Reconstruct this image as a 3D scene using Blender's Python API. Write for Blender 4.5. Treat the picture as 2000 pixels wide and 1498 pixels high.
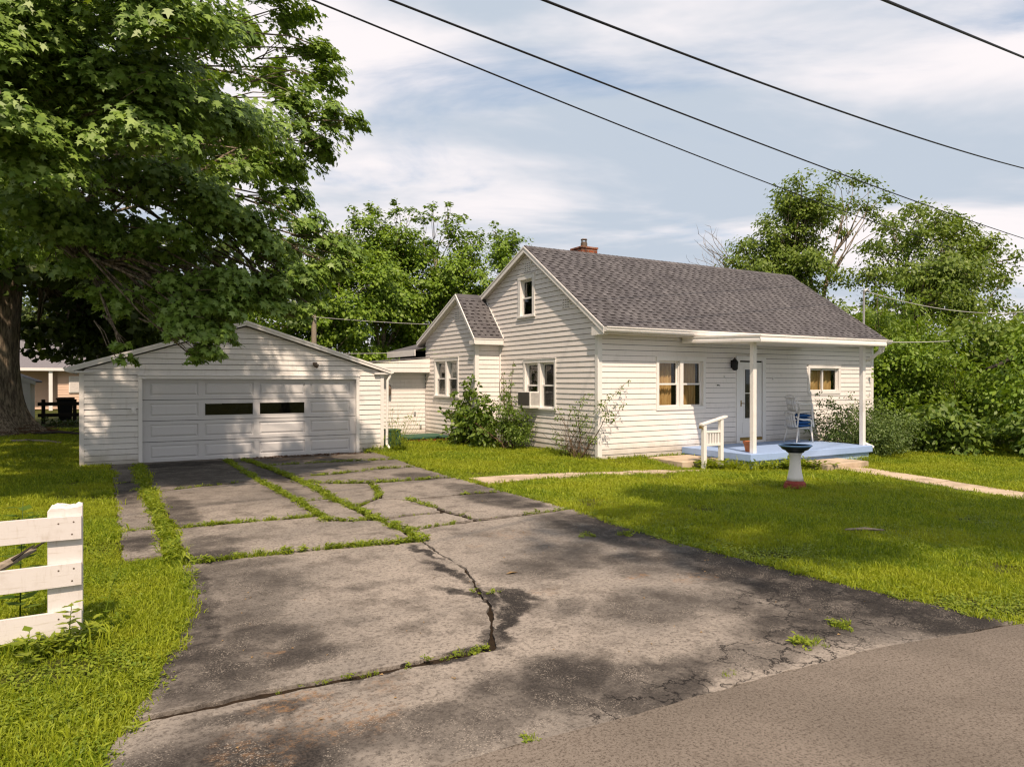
import bpy, bmesh, math, random
import numpy as np
from mathutils import Vector, Matrix, Euler

random.seed(3)
rng = np.random.default_rng(11)
sc = bpy.context.scene
COL = sc.collection
for o in list(bpy.data.objects):
    bpy.data.objects.remove(o)

# ------------------------------------------------------------------ camera
cam_d = bpy.data.cameras.new("camera")
cam = bpy.data.objects.new("camera", cam_d)
COL.objects.link(cam)
cam_d.sensor_width = 36.0
cam_d.lens = 24.95
cam_d.clip_start = 0.05
cam_d.clip_end = 3000
cam.location = (0, 0, 1.85)
cam.rotation_euler = (math.radians(89.79), 0, math.radians(-30.15))
sc.camera = cam

# ------------------------------------------------------------------ light
TO_SUN = Vector((-0.26, -0.70, 1.0)).normalized()
sun_d = bpy.data.lights.new("sun", 'SUN')
sun_d.energy = 4.4
sun_d.angle = math.radians(1.1)
sun_d.color = (1.0, 0.80, 0.62)
sun = bpy.data.objects.new("sun", sun_d)
COL.objects.link(sun)
sun.location = (-6, -18, 30)
sun.rotation_euler = TO_SUN.to_track_quat('Z', 'Y').to_euler()

world = bpy.data.worlds.new("World")
sc.world = world
world.use_nodes = True
wt = world.node_tree
for n in list(wt.nodes):
    wt.nodes.remove(n)


class NT:
    """tiny helper for building node trees"""
    def __init__(s, tree):
        s.t = tree

    def n(s, typ, ins=None, **props):
        nd = s.t.nodes.new(typ)
        for k, v in props.items():
            setattr(nd, k, v)
        for k, v in (ins or {}).items():
            s.set(nd.inputs[k], v)
        return nd

    def set(s, sock, v):
        if isinstance(v, bpy.types.NodeSocket):
            s.t.links.new(v, sock)
        elif isinstance(v, (tuple, list)) and len(v) == 3 and sock.type == 'RGBA':
            sock.default_value = (*v, 1)
        else:
            sock.default_value = v

    def math(s, op, a, b=0.0, c=0.0, clamp=False):
        nd = s.n('ShaderNodeMath', operation=op, use_clamp=clamp)
        s.set(nd.inputs[0], a)
        s.set(nd.inputs[1], b)
        s.set(nd.inputs[2], c)
        return nd.outputs[0]

    def vmath(s, op, a, b):
        nd = s.n('ShaderNodeVectorMath', operation=op)
        s.set(nd.inputs[0], a)
        if op == 'SCALE':
            s.set(nd.inputs['Scale'], b)
        else:
            s.set(nd.inputs[1], b)
        return nd.outputs[0]

    def noise(s, scale, detail=4.0, vec=None, rough=0.55, dist=0.0):
        nd = s.n('ShaderNodeTexNoise', {'Scale': scale, 'Detail': detail, 'Roughness': rough, 'Distortion': dist})
        if vec is not None:
            s.set(nd.inputs['Vector'], vec)
        return nd.outputs['Fac']

    def ramp(s, fac, a, b, lo=0.0, hi=1.0, smooth=True):
        nd = s.n('ShaderNodeMapRange', interpolation_type='SMOOTHSTEP' if smooth else 'LINEAR')
        s.set(nd.inputs[0], fac)
        s.set(nd.inputs[1], a)
        s.set(nd.inputs[2], b)
        s.set(nd.inputs[3], lo)
        s.set(nd.inputs[4], hi)
        return nd.outputs[0]

    def mix(s, fac, a, b, mode='MIX'):
        nd = s.n('ShaderNodeMix', data_type='RGBA', blend_type=mode)
        s.set(nd.inputs[0], fac)
        s.set(nd.inputs[6], a)
        s.set(nd.inputs[7], b)
        return nd.outputs[2]

    def pos(s):
        return s.n('ShaderNodeNewGeometry').outputs['Position']

    def sep(s, v):
        nd = s.n('ShaderNodeSeparateXYZ')
        s.set(nd.inputs[0], v)
        return nd.outputs

    def comb(s, x, y, z):
        nd = s.n('ShaderNodeCombineXYZ')
        for i, v in enumerate((x, y, z)):
            s.set(nd.inputs[i], v)
        return nd.outputs[0]

    def scalev(s, v, sx, sy, sz):
        return s.vmath('MULTIPLY', v, (sx, sy, sz))


g = NT(wt)
sky = g.n('ShaderNodeTexSky', sky_type='NISHITA', sun_disc=False, sun_elevation=math.radians(53.2),
          sun_rotation=math.radians(200.4), air_density=1.0, dust_density=1.5, ozone_density=1.5)
dirv = g.n('ShaderNodeTexCoord').outputs['Generated']
sx, sy, sz = g.sep(dirv)
den = g.math('ADD', g.math('MAXIMUM', sz, 0.0), 0.16)
cv = g.comb(g.math('DIVIDE', sx, den), g.math('DIVIDE', sy, den), 0.0)
rot = g.n('ShaderNodeVectorRotate', {'Angle': math.radians(35)}, rotation_type='Z_AXIS')
g.set(rot.inputs['Vector'], cv)
cvs = g.scalev(rot.outputs[0], 0.8, 1.5, 1.0)
n1 = g.noise(0.95, 8.0, g.vmath('ADD', cvs, (5.1, 2.3, 0)), 0.56, 0.5)
n2 = g.noise(0.8, 6.0, g.vmath('ADD', cvs, (7.7, 4.1, 0)), 0.55, 0.4)
mask = g.ramp(n1, 0.29, 0.47)
shade = g.ramp(n2, 0.40, 0.60)
cloud = g.mix(shade, (4.3, 4.85, 5.6), (7.7, 7.25, 7.35))
base_sky = g.mix(0.6, sky.outputs[0], (3.7, 4.7, 6.0))
lowfade = g.ramp(sz, 0.0, 0.35, 0.8, 0.0)
skyc = g.mix(g.math('MAXIMUM', mask, lowfade), base_sky, cloud)
bg = g.n('ShaderNodeBackground', {'Color': skyc, 'Strength': 0.1})
wo = g.n('ShaderNodeOutputWorld')
wt.links.new(bg.outputs[0], wo.inputs[0])

sc.view_settings.view_transform = 'Standard'
sc.view_settings.look = 'None'
sc.view_settings.exposure = 0.38
sc.view_settings.gamma = 1.0
sc.view_settings.use_curve_mapping = False
sc.render.engine = 'CYCLES'
sc.cycles.use_denoising = True
sc.cycles.pixel_filter_type = 'BLACKMAN_HARRIS'
sc.cycles.filter_width = 1.25
sc.cycles.max_bounces = 6
sc.cycles.diffuse_bounces = 3
sc.cycles.glossy_bounces = 3
sc.cycles.transmission_bounces = 4
sc.cycles.transparent_max_bounces = 8


# ------------------------------------------------------------------ mesh helpers
class MB:
    def __init__(s):
        s.v = []
        s.f = []
        s.m = []

    def add(s, vs, fs, mi=0):
        b = len(s.v)
        s.v += [tuple(v) for v in vs]
        s.f += [tuple(b + i for i in f) for f in fs]
        s.m += [mi] * len(fs)
        return s

    def box(s, x0, x1, y0, y1, z0, z1, mi=0):
        x0, x1 = min(x0, x1), max(x0, x1)
        y0, y1 = min(y0, y1), max(y0, y1)
        z0, z1 = min(z0, z1), max(z0, z1)
        vs = [(x0, y0, z0), (x1, y0, z0), (x1, y1, z0), (x0, y1, z0), (x0, y0, z1), (x1, y0, z1), (x1, y1, z1), (x0, y1, z1)]
        return s.add(vs, BOXF, mi)

    def hexa(s, vs, mi=0):
        return s.add(vs, BOXF, mi)

    def tube(s, pts, radii, n=8, mi=0, cap=True):
        pts = [Vector(p) for p in pts]
        if not isinstance(radii, (list, tuple)):
            radii = [radii] * len(pts)
        vs, fs = [], []
        prev = None
        for i, p in enumerate(pts):
            a = pts[max(i - 1, 0)]
            b = pts[min(i + 1, len(pts) - 1)]
            d = (b - a).normalized()
            if prev is None:
                ref = Vector((0, 0, 1)) if abs(d.z) < 0.9 else Vector((1, 0, 0))
                u = d.cross(ref).normalized()
            else:
                u = (prev - d * prev.dot(d)).normalized()
            prev = u
            w = d.cross(u)
            for k in range(n):
                t = 2 * math.pi * k / n
                vs.append(p + (u * math.cos(t) + w * math.sin(t)) * radii[i])
        for i in range(len(pts) - 1):
            for k in range(n):
                k2 = (k + 1) % n
                fs.append((i * n + k, i * n + k2, (i + 1) * n + k2, (i + 1) * n + k))
        if cap:
            fs.append(tuple(reversed(range(n))))
            fs.append(tuple((len(pts) - 1) * n + k for k in range(n)))
        return s.add(vs, fs, mi)

    def lathe(s, prof, c=(0, 0, 0), n=32, mi=0):
        vs, fs = [], []
        for r, z in prof:
            for k in range(n):
                t = 2 * math.pi * k / n
                vs.append((c[0] + r * math.cos(t), c[1] + r * math.sin(t), c[2] + z))
        for i in range(len(prof) - 1):
            for k in range(n):
                k2 = (k + 1) % n
                fs.append((i * n + k, i * n + k2, (i + 1) * n + k2, (i + 1) * n + k))
        fs.append(tuple(reversed(range(n))))
        fs.append(tuple((len(prof) - 1) * n + k for k in range(n)))
        return s.add(vs, fs, mi)

    def prism(s, poly, z0, z1, mi=0):
        n = len(poly)
        vs = [(x, y, z0) for x, y in poly] + [(x, y, z1) for x, y in poly]
        fs = [tuple(reversed(range(n))), tuple(range(n, 2 * n))]
        fs += [(i, (i + 1) % n, n + (i + 1) % n, n + i) for i in range(n)]
        return s.add(vs, fs, mi)

    def xform(s, M):
        s.v = [tuple(M @ Vector(v)) for v in s.v]
        return s


BOXF = [(0, 3, 2, 1), (4, 5, 6, 7), (0, 1, 5, 4), (1, 2, 6, 5), (2, 3, 7, 6), (3, 0, 4, 7)]


def root_loc(o):
    l = Vector((0, 0, 0))
    while o is not None:
        l += o.location
        o = o.parent
    return l


def obj(name, mb, mats, parent=None, local=False, smooth=False, bev=0.0, normals=True):
    me = bpy.data.meshes.new(name)
    v = mb.v
    if parent is not None and not local:
        L = root_loc(parent)
        v = [(p[0] - L.x, p[1] - L.y, p[2] - L.z) for p in v]
    me.from_pydata(v, [], mb.f)
    if not isinstance(mats, (list, tuple)):
        mats = [mats]
    for m in mats:
        me.materials.append(m)
    if len(mats) > 1:
        me.polygons.foreach_set('material_index', mb.m)
    if smooth:
        me.polygons.foreach_set('use_smooth', [True] * len(mb.f))
    if normals:
        bm = bmesh.new()
        bm.from_mesh(me)
        bmesh.ops.recalc_face_normals(bm, faces=bm.faces)
        bm.to_mesh(me)
        bm.free()
    me.update()
    o = bpy.data.objects.new(name, me)
    COL.objects.link(o)
    if parent is not None:
        o.parent = parent
    if bev:
        md = o.modifiers.new('bevel', 'BEVEL')
        md.width = bev
        md.segments = 2
        md.limit_method = 'ANGLE'
    return o


def tag(o, label=None, cat=None, group=None, kind=None):
    if label: o['label'] = label
    if cat: o['category'] = cat
    if group: o['group'] = group
    if kind: o['kind'] = kind
    return o


def thing(name, label, cat, loc=(0, 0, 0), rz=0.0, group=None, kind=None):
    o = bpy.data.objects.new(name, None)
    o.empty_display_size = 0.2
    COL.objects.link(o)
    o.location = loc
    o.rotation_euler = (0, 0, rz)
    return tag(o, label, cat, group, kind)


def smooth01(t):
    t = np.clip(t, 0, 1)
    return t * t * (3 - 2 * t)


def gz(x, y):
    """height of the ground: level under drive and house walls, falling gently towards the right front lawn"""
    x = np.asarray(x, float)
    y = np.asarray(y, float)
    return -0.24 * smooth01((x - 6.5) / 7.5) * smooth01((14.6 - y) / 3.0)


def gz1(x, y):
    return float(gz(x, y))


# ------------------------------------------------------------------ materials
def new_mat(name):
    m = bpy.data.materials.new(name)
    m.use_nodes = True
    t = m.node_tree
    for n in list(t.nodes):
        t.nodes.remove(n)
    G = NT(t)
    out = G.n('ShaderNodeOutputMaterial')
    return m, G, out


def finish(G, out, col, rough=0.6, spec=0.35, bump=None, bstr=0.3, bdist=0.01, metal=0.0):
    p = G.n('ShaderNodeBsdfPrincipled', {'Base Color': col, 'Roughness': rough, 'Metallic': metal, 'Specular IOR Level': spec})
    if bump is not None:
        b = G.n('ShaderNodeBump', {'Strength': bstr, 'Distance': bdist, 'Height': bump})
        G.t.links.new(b.outputs[0], p.inputs['Normal'])
    G.t.links.new(p.outputs[0], out.inputs[0])


def painted(name, col, rough=0.5, var=0.06, dirt=0.12, dirt_col=(0.30, 0.26, 0.2), scale=3.0, grain=0.0, wood=False, splash=0.0):
    m, G, out = new_mat(name)
    oi = G.n('ShaderNodeObjectInfo').outputs['Random']
    P = G.pos()
    nz = G.noise(scale, 6.0, P, 0.65)
    st = G.noise(scale * 2, 5.0, G.scalev(P, 3.0, 3.0, 0.5), 0.65)
    k = G.math('MULTIPLY', G.ramp(nz, 0.5, 0.85), dirt)
    k2 = G.math('MULTIPLY', G.ramp(st, 0.52, 0.8), dirt)
    c = G.mix(G.math('ADD', k, k2, clamp=True), col, dirt_col)
    v = G.ramp(oi, 0, 1, 1 - var, 1.0, False)
    c = G.mix(1.0, c, G.comb(v, v, v), 'MULTIPLY')
    fine = G.noise(60 if not grain else grain, 3.0, P)
    if splash:   # soil splashed up from the ground and mildew on the lowest boards
        zz = G.sep(P)[2]
        lim = G.math('ADD', 0.12, G.math('MULTIPLY', G.noise(2.3, 5.0, P), 0.55))
        k3 = G.math('MULTIPLY', G.ramp(G.math('SUBTRACT', lim, zz), 0.0, 0.35), splash)
        c = G.mix(k3, c, (0.30, 0.26, 0.18))
    if wood:     # grain along the rails, chips where the paint has gone
        gr = G.noise(9.0, 6.0, G.scalev(P, 0.5, 6.0, 8.0), 0.7)
        c = G.mix(G.ramp(gr, 0.56, 0.70, 0, 0.6), c, (0.46, 0.41, 0.35))
        chip = G.noise(11.0, 5.0, G.scalev(P, 0.6, 1.0, 1.6), 0.7)
        c = G.mix(G.ramp(chip, 0.69, 0.73), c, (0.22, 0.18, 0.14))
        fine = gr
    finish(G, out, c, rough, 0.4, fine, 0.12, 0.004)
    return m


def plain(name, col, rough=0.6, metal=0.0, spec=0.4, var=0.15, scale=12.0):
    m, G, out = new_mat(name)
    P = G.n('ShaderNodeTexCoord').outputs['Object']
    nz = G.noise(scale, 5.0, P)
    v = G.ramp(nz, 0.3, 0.7, 1 - var, 1 + var * 0.4, False)
    c = G.mix(1.0, col, G.comb(v, v, v), 'MULTIPLY')
    finish(G, out, c, rough, spec, nz, 0.15, 0.004, metal)
    return m


M = {}
M['siding'] = painted('house_siding_paint', (0.82, 0.775, 0.74), 0.45, 0.075, 0.2, splash=0.5)
M['gsiding'] = painted('garage_siding_paint', (0.76, 0.735, 0.70), 0.6, 0.08, 0.28, (0.33, 0.28, 0.21), 2.2, splash=0.6)
M['trim'] = painted('white_trim_paint', (0.78, 0.76, 0.73), 0.45, 0.03, 0.12)
M['alum'] = painted('white_aluminium', (0.80, 0.775, 0.74), 0.32, 0.02, 0.22, (0.36, 0.30, 0.2), 3.5)
M['gdoor'] = painted('garage_door_paint', (0.60, 0.59, 0.585), 0.5, 0.02, 0.12, (0.34, 0.3, 0.25), 1.6)
M['soffit'] = painted('soffit_paint', (0.62, 0.58, 0.5), 0.6, 0.04, 0.35)
M['fence'] = painted('fence_paint', (0.66, 0.62, 0.60), 0.7, 0.03, 0.55, (0.40, 0.34, 0.27), 6.0, 0, True)
M['dark'] = plain('interior_shade_black', (0.014, 0.013, 0.012), 0.95, spec=0.05)  # near-black for interiors, also shade put into colour on backings and wing wall
M['room'] = plain('room_wall', (0.10, 0.085, 0.07), 0.9)
M['porch'] = painted('porch_blue_paint', (0.30, 0.42, 0.66), 0.5, 0.02, 0.22, (0.16, 0.22, 0.34), 4.0)
M['porchbase'] = painted('pale_blue_foundation', (0.38, 0.52, 0.72), 0.7, 0.02, 0.5, (0.25, 0.24, 0.22), 6.0)
M['blackmetal'] = plain('black_metal', (0.012, 0.012, 0.013), 0.45, 0.3)
M['wire'] = plain('black_cable', (0.008, 0.008, 0.01), 0.6)
M['greycable'] = plain('grey_cable', (0.45, 0.44, 0.42), 0.6)
M['galv'] = plain('galvanised_steel', (0.42, 0.42, 0.41), 0.45, 0.5)
M['rust'] = plain('rusty_flue', (0.16, 0.12, 0.09), 0.6, 0.5)
M['terracotta'] = plain('terracotta', (0.48, 0.16, 0.065), 0.8)
M['plastic'] = painted('white_plastic', (0.70, 0.68, 0.64), 0.4, 0.02, 0.18, (0.35, 0.32, 0.27), 9.0)
M['cushion'] = plain('blue_cushion_fabric', (0.02, 0.10, 0.30), 0.85)
M['basinblue'] = plain('basin_rim_blue', (0.16, 0.30, 0.52), 0.45)
M['basindark'] = plain('basin_dark_navy', (0.012, 0.018, 0.035), 0.4)
M['redpaint'] = plain('barn_red_paint', (0.25, 0.035, 0.022), 0.6, var=0.3)
M['pedestal'] = painted('pedestal_white', (0.78, 0.76, 0.73), 0.5, 0.02, 0.25, (0.35, 0.33, 0.3), 9.0)
M['greenbox'] = plain('green_painted_metal', (0.03, 0.085, 0.05), 0.55)
M['greendeck'] = plain('green_turf_board', (0.035, 0.10, 0.06), 0.9, var=0.3)
M['peach'] = painted('peach_siding', (0.70, 0.50, 0.38), 0.6, 0.05, 0.1)
M['shedwhite'] = painted('shed_white_boards', (0.62, 0.62, 0.57), 0.7, 0.08, 0.25)
M['darkwood'] = plain('dark_brown_rail', (0.03, 0.022, 0.016), 0.8)
M['oldwood'] = plain('weathered_wood', (0.30, 0.25, 0.19), 0.85, var=0.4, scale=30)
M['redbrown'] = plain('red_brown_litter', (0.11, 0.055, 0.028), 0.9, var=0.5, scale=20)
M['brass'] = plain('brass_threshold', (0.35, 0.24, 0.08), 0.4, 0.7)
M['acwhite'] = plain('ac_white', (0.74, 0.72, 0.68), 0.4)
M['acdark'] = plain('ac_dark_side', (0.07, 0.065, 0.06), 0.6)
M['straw'] = plain('dead_leaf', (0.26, 0.17, 0.075), 0.8)
M['hoar'] = plain('blind_white', (0.62, 0.58, 0.55), 0.8)
M['roofgrey'] = plain('far_roof_grey', (0.17, 0.16, 0.17), 0.8)

# glass: clear with a Fresnel sheen
m, G, out = new_mat('window_glass')
tr = G.n('ShaderNodeBsdfTransparent', {'Color': (0.86, 0.88, 0.87)})
gl = G.n('ShaderNodeBsdfGlossy', {'Color': (1, 1, 1), 'Roughness': 0.02})
lw = G.n('ShaderNodeLayerWeight', {'Blend': 0.5})
mx = G.n('ShaderNodeMixShader', {0: G.math('ADD', G.math('MULTIPLY', G.math('POWER', lw.outputs['Facing'], 4.0), 0.6), 0.028, clamp=True)})
G.t.links.new(tr.outputs[0], mx.inputs[1])
G.t.links.new(gl.outputs[0], mx.inputs[2])
G.t.links.new(mx.outputs[0], out.inputs[0])
M['glass'] = m

def curtain_mat(name, a, b):
    m, G, out = new_mat(name)
    nz = G.noise(25, 3.0, G.scalev(G.pos(), 1, 1, 0.1))
    finish(G, out, G.mix(G.ramp(nz, 0.3, 0.7), a, b), 0.9, 0.1)
    return m
M['curtain'] = curtain_mat('tan_curtain_fabric', (0.56, 0.34, 0.14), (0.74, 0.49, 0.22))
M['lace'] = curtain_mat('mauve_lace_curtain', (0.20, 0.15, 0.14), (0.34, 0.28, 0.26))

# roof shingles
def shingle_mat(name, base, dark):
    m, G, out = new_mat(name)
    P = G.pos()
    oi = G.n('ShaderNodeObjectInfo').outputs['Random']
    at = G.n('ShaderNodeAttribute', attribute_name='tint').outputs['Fac']
    n = G.noise(1.3, 4.0, P)
    gr = G.noise(220, 2.0, P)
    streak = G.noise(1.6, 5.0, G.scalev(P, 2.2, .35, .35), 0.65)
    pal = G.mix(G.math('FRACT', G.math('ADD', oi, at)), base, dark)
    c = G.mix(G.ramp(n, 0.35, 0.7), pal, G.mix(1.0, pal, (0.80, 0.80, 0.82), 'MULTIPLY'))
    v = G.ramp(gr, 0.3, 0.7, 0.7, 1.3, False)
    c = G.mix(1.0, c, G.comb(v, v, v), 'MULTIPLY')
    c = G.mix(G.ramp(streak, .46, .72, 0, .45), c, (0.050, 0.047, 0.046))
    finish(G, out, c, 0.9, 0.15, gr, 0.5, 0.004)
    return m
M['shingle'] = shingle_mat('shingle_grey', (0.140, 0.134, 0.137), (0.098, 0.093, 0.097))
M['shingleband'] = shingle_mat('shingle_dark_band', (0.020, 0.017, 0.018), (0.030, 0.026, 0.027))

# brick
m, G, out = new_mat('chimney_brick')
P = G.pos()
sx, sy, sz = G.sep(P)
uv = G.comb(G.math('ADD', sx, sy), sz, 0.0)
br = G.n('ShaderNodeTexBrick', {'Vector': uv, 'Color1': (0.30, 0.085, 0.035), 'Color2': (0.18, 0.045, 0.022), 'Mortar': (0.25, 0.21, 0.17), 'Scale': 1.0,
                                'Mortar Size': 0.008, 'Brick Width': 0.2, 'Row Height': 0.075, 'Bias': 0.0})
soot = G.ramp(G.noise(7, 4.0, P), 0.45, 0.7)
c = G.mix(soot, br.outputs[0], (0.07, 0.035, 0.025))
finish(G, out, c, 0.9, 0.2, br.outputs[1], -0.6, 0.01)
M['brick'] = m

# concrete
m, G, out = new_mat('old_concrete')
P = G.pos()
c = G.mix(G.ramp(G.noise(2.5, 5.0, P), 0.35, 0.7), (0.52, 0.42, 0.31), (0.34, 0.27, 0.19))
c = G.mix(G.ramp(G.noise(120, 2.0, P), 0.55, 0.75, 0, 0.5), c, (0.2, 0.16, 0.12))
finish(G, out, c, 0.9, 0.2, G.noise(90, 4.0, P), 0.4, 0.006)
M['concrete'] = m

# dirt
m, G, out = new_mat('dark_dirt')
P = G.pos()
c = G.mix(G.noise(14, 5.0, P), (0.010, 0.008, 0.006), (0.045, 0.030, 0.018))
finish(G, out, c, 0.95, 0.1, G.noise(60, 4.0, P), 0.8, 0.02)
M['dirt'] = m


def blob(G, P, cx, cy, rx, ry, rot=0.0, soft=0.55):
    x, y, _ = G.sep(P)
    dx = G.math('SUBTRACT', x, cx)
    dy = G.math('SUBTRACT', y, cy)
    ca, sa = math.cos(rot), math.sin(rot)
    a = G.math('DIVIDE', G.math('ADD', G.math('MULTIPLY', dx, ca), G.math('MULTIPLY', dy, sa)), rx)
    b = G.math('DIVIDE', G.math('SUBTRACT', G.math('MULTIPLY', dy, ca), G.math('MULTIPLY', dx, sa)), ry)
    d = G.math('ADD', G.math('MULTIPLY', a, a), G.math('MULTIPLY', b, b))
    return G.ramp(d, 1.0, soft * soft * 0.6, 0.0, 1.0)


# weathered asphalt of the driveway: pale worn aggregate, black tar stains, orange grit
m, G, out = new_mat('worn_asphalt')
P0 = G.pos()
wn = G.n('ShaderNodeTexNoise', {'Vector': P0, 'Scale': 2.2, 'Detail': 6.0, 'Roughness': 0.7})
P = G.vmath('ADD', P0, G.vmath('SCALE', G.vmath('SUBTRACT', wn.outputs['Color'], (0.5, 0.5, 0.5)), 0.55))
big = G.noise(0.55, 5.0, P0, 0.6)
mid = G.noise(2.6, 6.0, P0, 0.7)
fine = G.noise(75, 3.0, P0, 0.7)
vo = G.n('ShaderNodeTexVoronoi', {'Vector': P0, 'Scale': 150.0})
stone = G.ramp(G.sep(vo.outputs['Color'])[0], 0.70, 1.0)
pale = G.mix(G.ramp(big, 0.35, 0.65), (0.212, 0.190, 0.166), (0.325, 0.286, 0.245))
pale = G.mix(G.ramp(mid, 0.46, 0.70, 0, .8), pale, (0.105, 0.090, 0.076))
pale = G.mix(G.ramp(G.noise(30, 6.0, P0, 0.8), 0.47, 0.62, 0, .7), pale, (0.062, 0.052, 0.044))
pale = G.mix(G.ramp(G.noise(7, 6.0, P0, 0.75), 0.52, 0.70, 0, .5), pale, (0.075, 0.064, 0.055))
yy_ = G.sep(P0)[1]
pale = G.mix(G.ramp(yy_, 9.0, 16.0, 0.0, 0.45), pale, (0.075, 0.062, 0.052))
tar = G.mix(G.ramp(fine, 0.35, 0.7), (0.013, 0.0115, 0.011), (0.048, 0.041, 0.036))
stains = [(.95, 10.8, .28, 1.9, 0, .7), (1.1, 8.6, .45, .5, 0, .6), (2.9, 14.5, .3, 2.2, 0, .7), (4.4, 15.0, 1.4, .35, 0, .5), (1.6, 13.6, .9, .5, 0, .6), (1.6, 16.9, 1.6, .7, 0, .9), (5.4, 10.9, .4, .7, 0, .6), (5.4, 8.9, .4, .4, 0, .85), (4.6, 12.5, .9, .2, 0, .45), (1.2, 6.7, .5, .8, .2, .5), (.75, 7.0, .16, .7, 0, .8), (1.0, 5.2, .5, .5, 0, .7), (3.3, 4.7, .35, .2, .6, .5), (4.9, 5.6, .8, .35, -.3, .75), (4.4, 6.3, .6, .35, .2, .5), (5.5, 4.6, .95, 1.7, 0, .97), (5.35, 6.9, .7, 1.7, 0, .85), (4.9, 3.5, 1.2, .6, 0, .8), (3.9, 5.9, .9, .5, .3, .6), (5.6, 3.3, .7, .9, 0, .95), (3.9, 4.4, .7, .5, .4, .5), (.55, 5.6, .35, 1.3, -.15, .85), (1.9, 3.5, 1.5, .25, .0, .55), (.75, 4.05, .5, .12, 0, .8), (5.3, 9.6, .55, 1.3, 0, .8), (5.2, 12.6, .5, .8, 0, .7), (5.2, 5.2, 1.1, .55, -.2, .5),
          (.5, 4.9, .55, .75, .2, .8), (.9, 5.6, .5, .9, 0, .5), (.5, 3.5, .8, .55, 0, .85), (1.1, 4.75, .45, .25, 0, .75), (.2, 3.2, .5, .4, 0, .7),
          (2.45, 3.55, .55, .4, .6, .8), (2.9, 3.25, .7, .35, .3, .75), (2.05, 3.7, .35, .3, 0, .6), (3.6, 3.3, .6, .3, 0, .45), (1.7, 3.3, .4, .25, 0, .5),
          (2.95, 5.1, .16, .42, -.4, .97), (2.75, 4.75, .1, .3, -.5, .97), (2.72, 5.45, .1, .45, .5, .9), (2.45, 4.35, .12, .2, 0, .9), (2.1, 4.2, .4, .06, 0.05, .85), (2.9, 6.1, .1, .7, .12, .9), (2.98, 7.0, .07, .5, .05, .9),
          (1.0, 8.0, .35, .5, 0, .8), (1.15, 7.4, .7, .3, 0, .5), (.85, 10.5, .25, 1.6, 0, .5), (1.5, 11.3, .6, .25, 0, .35), (.35, 9.0, .3, .6, 0, .8), (.4, 13.5, .3, 2.5, 0, .7), (1.6, 15.2, 1.3, 2.2, 0, .65), (4.2, 16.7, 1.6, .9, 0, .6), (2.6, 11.9, .3, 1.2, 0, .35), (2.0, 6.1, .25, .18, .3, .35), (2.3, 5.5, .2, .15, 0, .3), (1.7, 5.2, .2, .14, 0, .3),
          (4.5, 4.2, .5, .3, .5, .5), (2.05, 5.0, .3, .12, .2, .3), (1.8, 4.23, .6, .045, .0, .95), (2.2, 4.3, .3, .07, .0, .9), (3.1, 5.2, .12, .3, .3, .9), (2.6, 4.62, .06, .4, -.4, .95), (2.82, 5.3, .07, .4, -.3, .9)]
acc = None
for (cx, cy, rx, ry, ro, k) in stains:
    b = G.math('MULTIPLY', blob(G, P, cx, cy, rx, ry, ro), k)
    acc = b if acc is None else G.math('MAXIMUM', acc, b)
acc = G.math('MULTIPLY', acc, G.ramp(mid, 0.28, 0.55, 0.62, 1.12), clamp=True)
c = G.mix(acc, pale, tar)
c = G.mix(G.math('MULTIPLY', G.math('MULTIPLY', stone, G.ramp(G.noise(4, 5.0, P0, .7), .42, .66)), 0.6), c, (0.42, 0.37, 0.31))
crk = G.n('ShaderNodeTexVoronoi', {'Vector': P, 'Scale': 3.2}, feature='DISTANCE_TO_EDGE')
crm = None
for (cx, cy, rx, ry) in [(5.1, 3.7, 1.0, 1.1), (4.1, 3.25, 1.0, .5), (2.9, 3.1, .9, .25)]:
    b = blob(G, P, cx, cy, rx, ry)
    crm = b if crm is None else G.math('MAXIMUM', crm, b)
ck = G.math('MULTIPLY', G.ramp(crk.outputs[0], 0.035, 0.008), crm)
c = G.mix(ck, c, (0.012, 0.01, 0.009))
org = None
for (cx, cy, rx, ry, k) in [(.95, 4.1, .3, .12, 1), (1.15, 3.75, .4, .3, .8), (.7, 3.7, .3, .3, .6), (1.5, 4.05, .2, .15, .5), (4.35, 5.15, .16, .1, 1), (4.75, 4.85, .28, .16, .8), (3.35, 5.2, .2, .15, .35), (4.2, 7.3, .4, .3, .5), (1.0, 4.9, .12, .06, .9), (3.6, 7.0, .2, .1, .5), (4.2, 16.9, 1.2, .3, .9)]:
    b = G.math('MULTIPLY', blob(G, P, cx, cy, rx, ry), k)
    org = b if org is None else G.math('MAXIMUM', org, b)
org = G.math('MULTIPLY', org, G.ramp(G.noise(16, 6.0, P0, 0.8), 0.46, 0.66, 0, .8))
c = G.mix(org, c, (0.25, 0.14, 0.065))
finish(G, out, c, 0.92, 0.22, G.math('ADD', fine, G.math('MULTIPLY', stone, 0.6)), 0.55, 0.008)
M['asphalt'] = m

m, G, out = new_mat('road_asphalt')
P = G.pos()
c = G.mix(G.ramp(G.noise(0.8, 5.0, P), 0.35, 0.65), (0.148, 0.126, 0.104), (0.205, 0.175, 0.146))
c = G.mix(G.ramp(G.noise(60, 6.0, P, 0.85), 0.48, 0.60, 0, 0.85), c, (0.055, 0.042, 0.032))
c = G.mix(G.ramp(G.noise(13, 5.0, P, 0.8), 0.5, 0.75, 0, 0.5), c, (0.08, 0.062, 0.047))
c = G.mix(G.ramp(G.noise(130, 2.0, P), 0.6, 0.8, 0, 0.6), c, (0.34, 0.30, 0.25))
finish(G, out, c, 0.9, 0.25, G.noise(110, 3.0, P), 0.6, 0.006)
M['road'] = m

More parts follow.
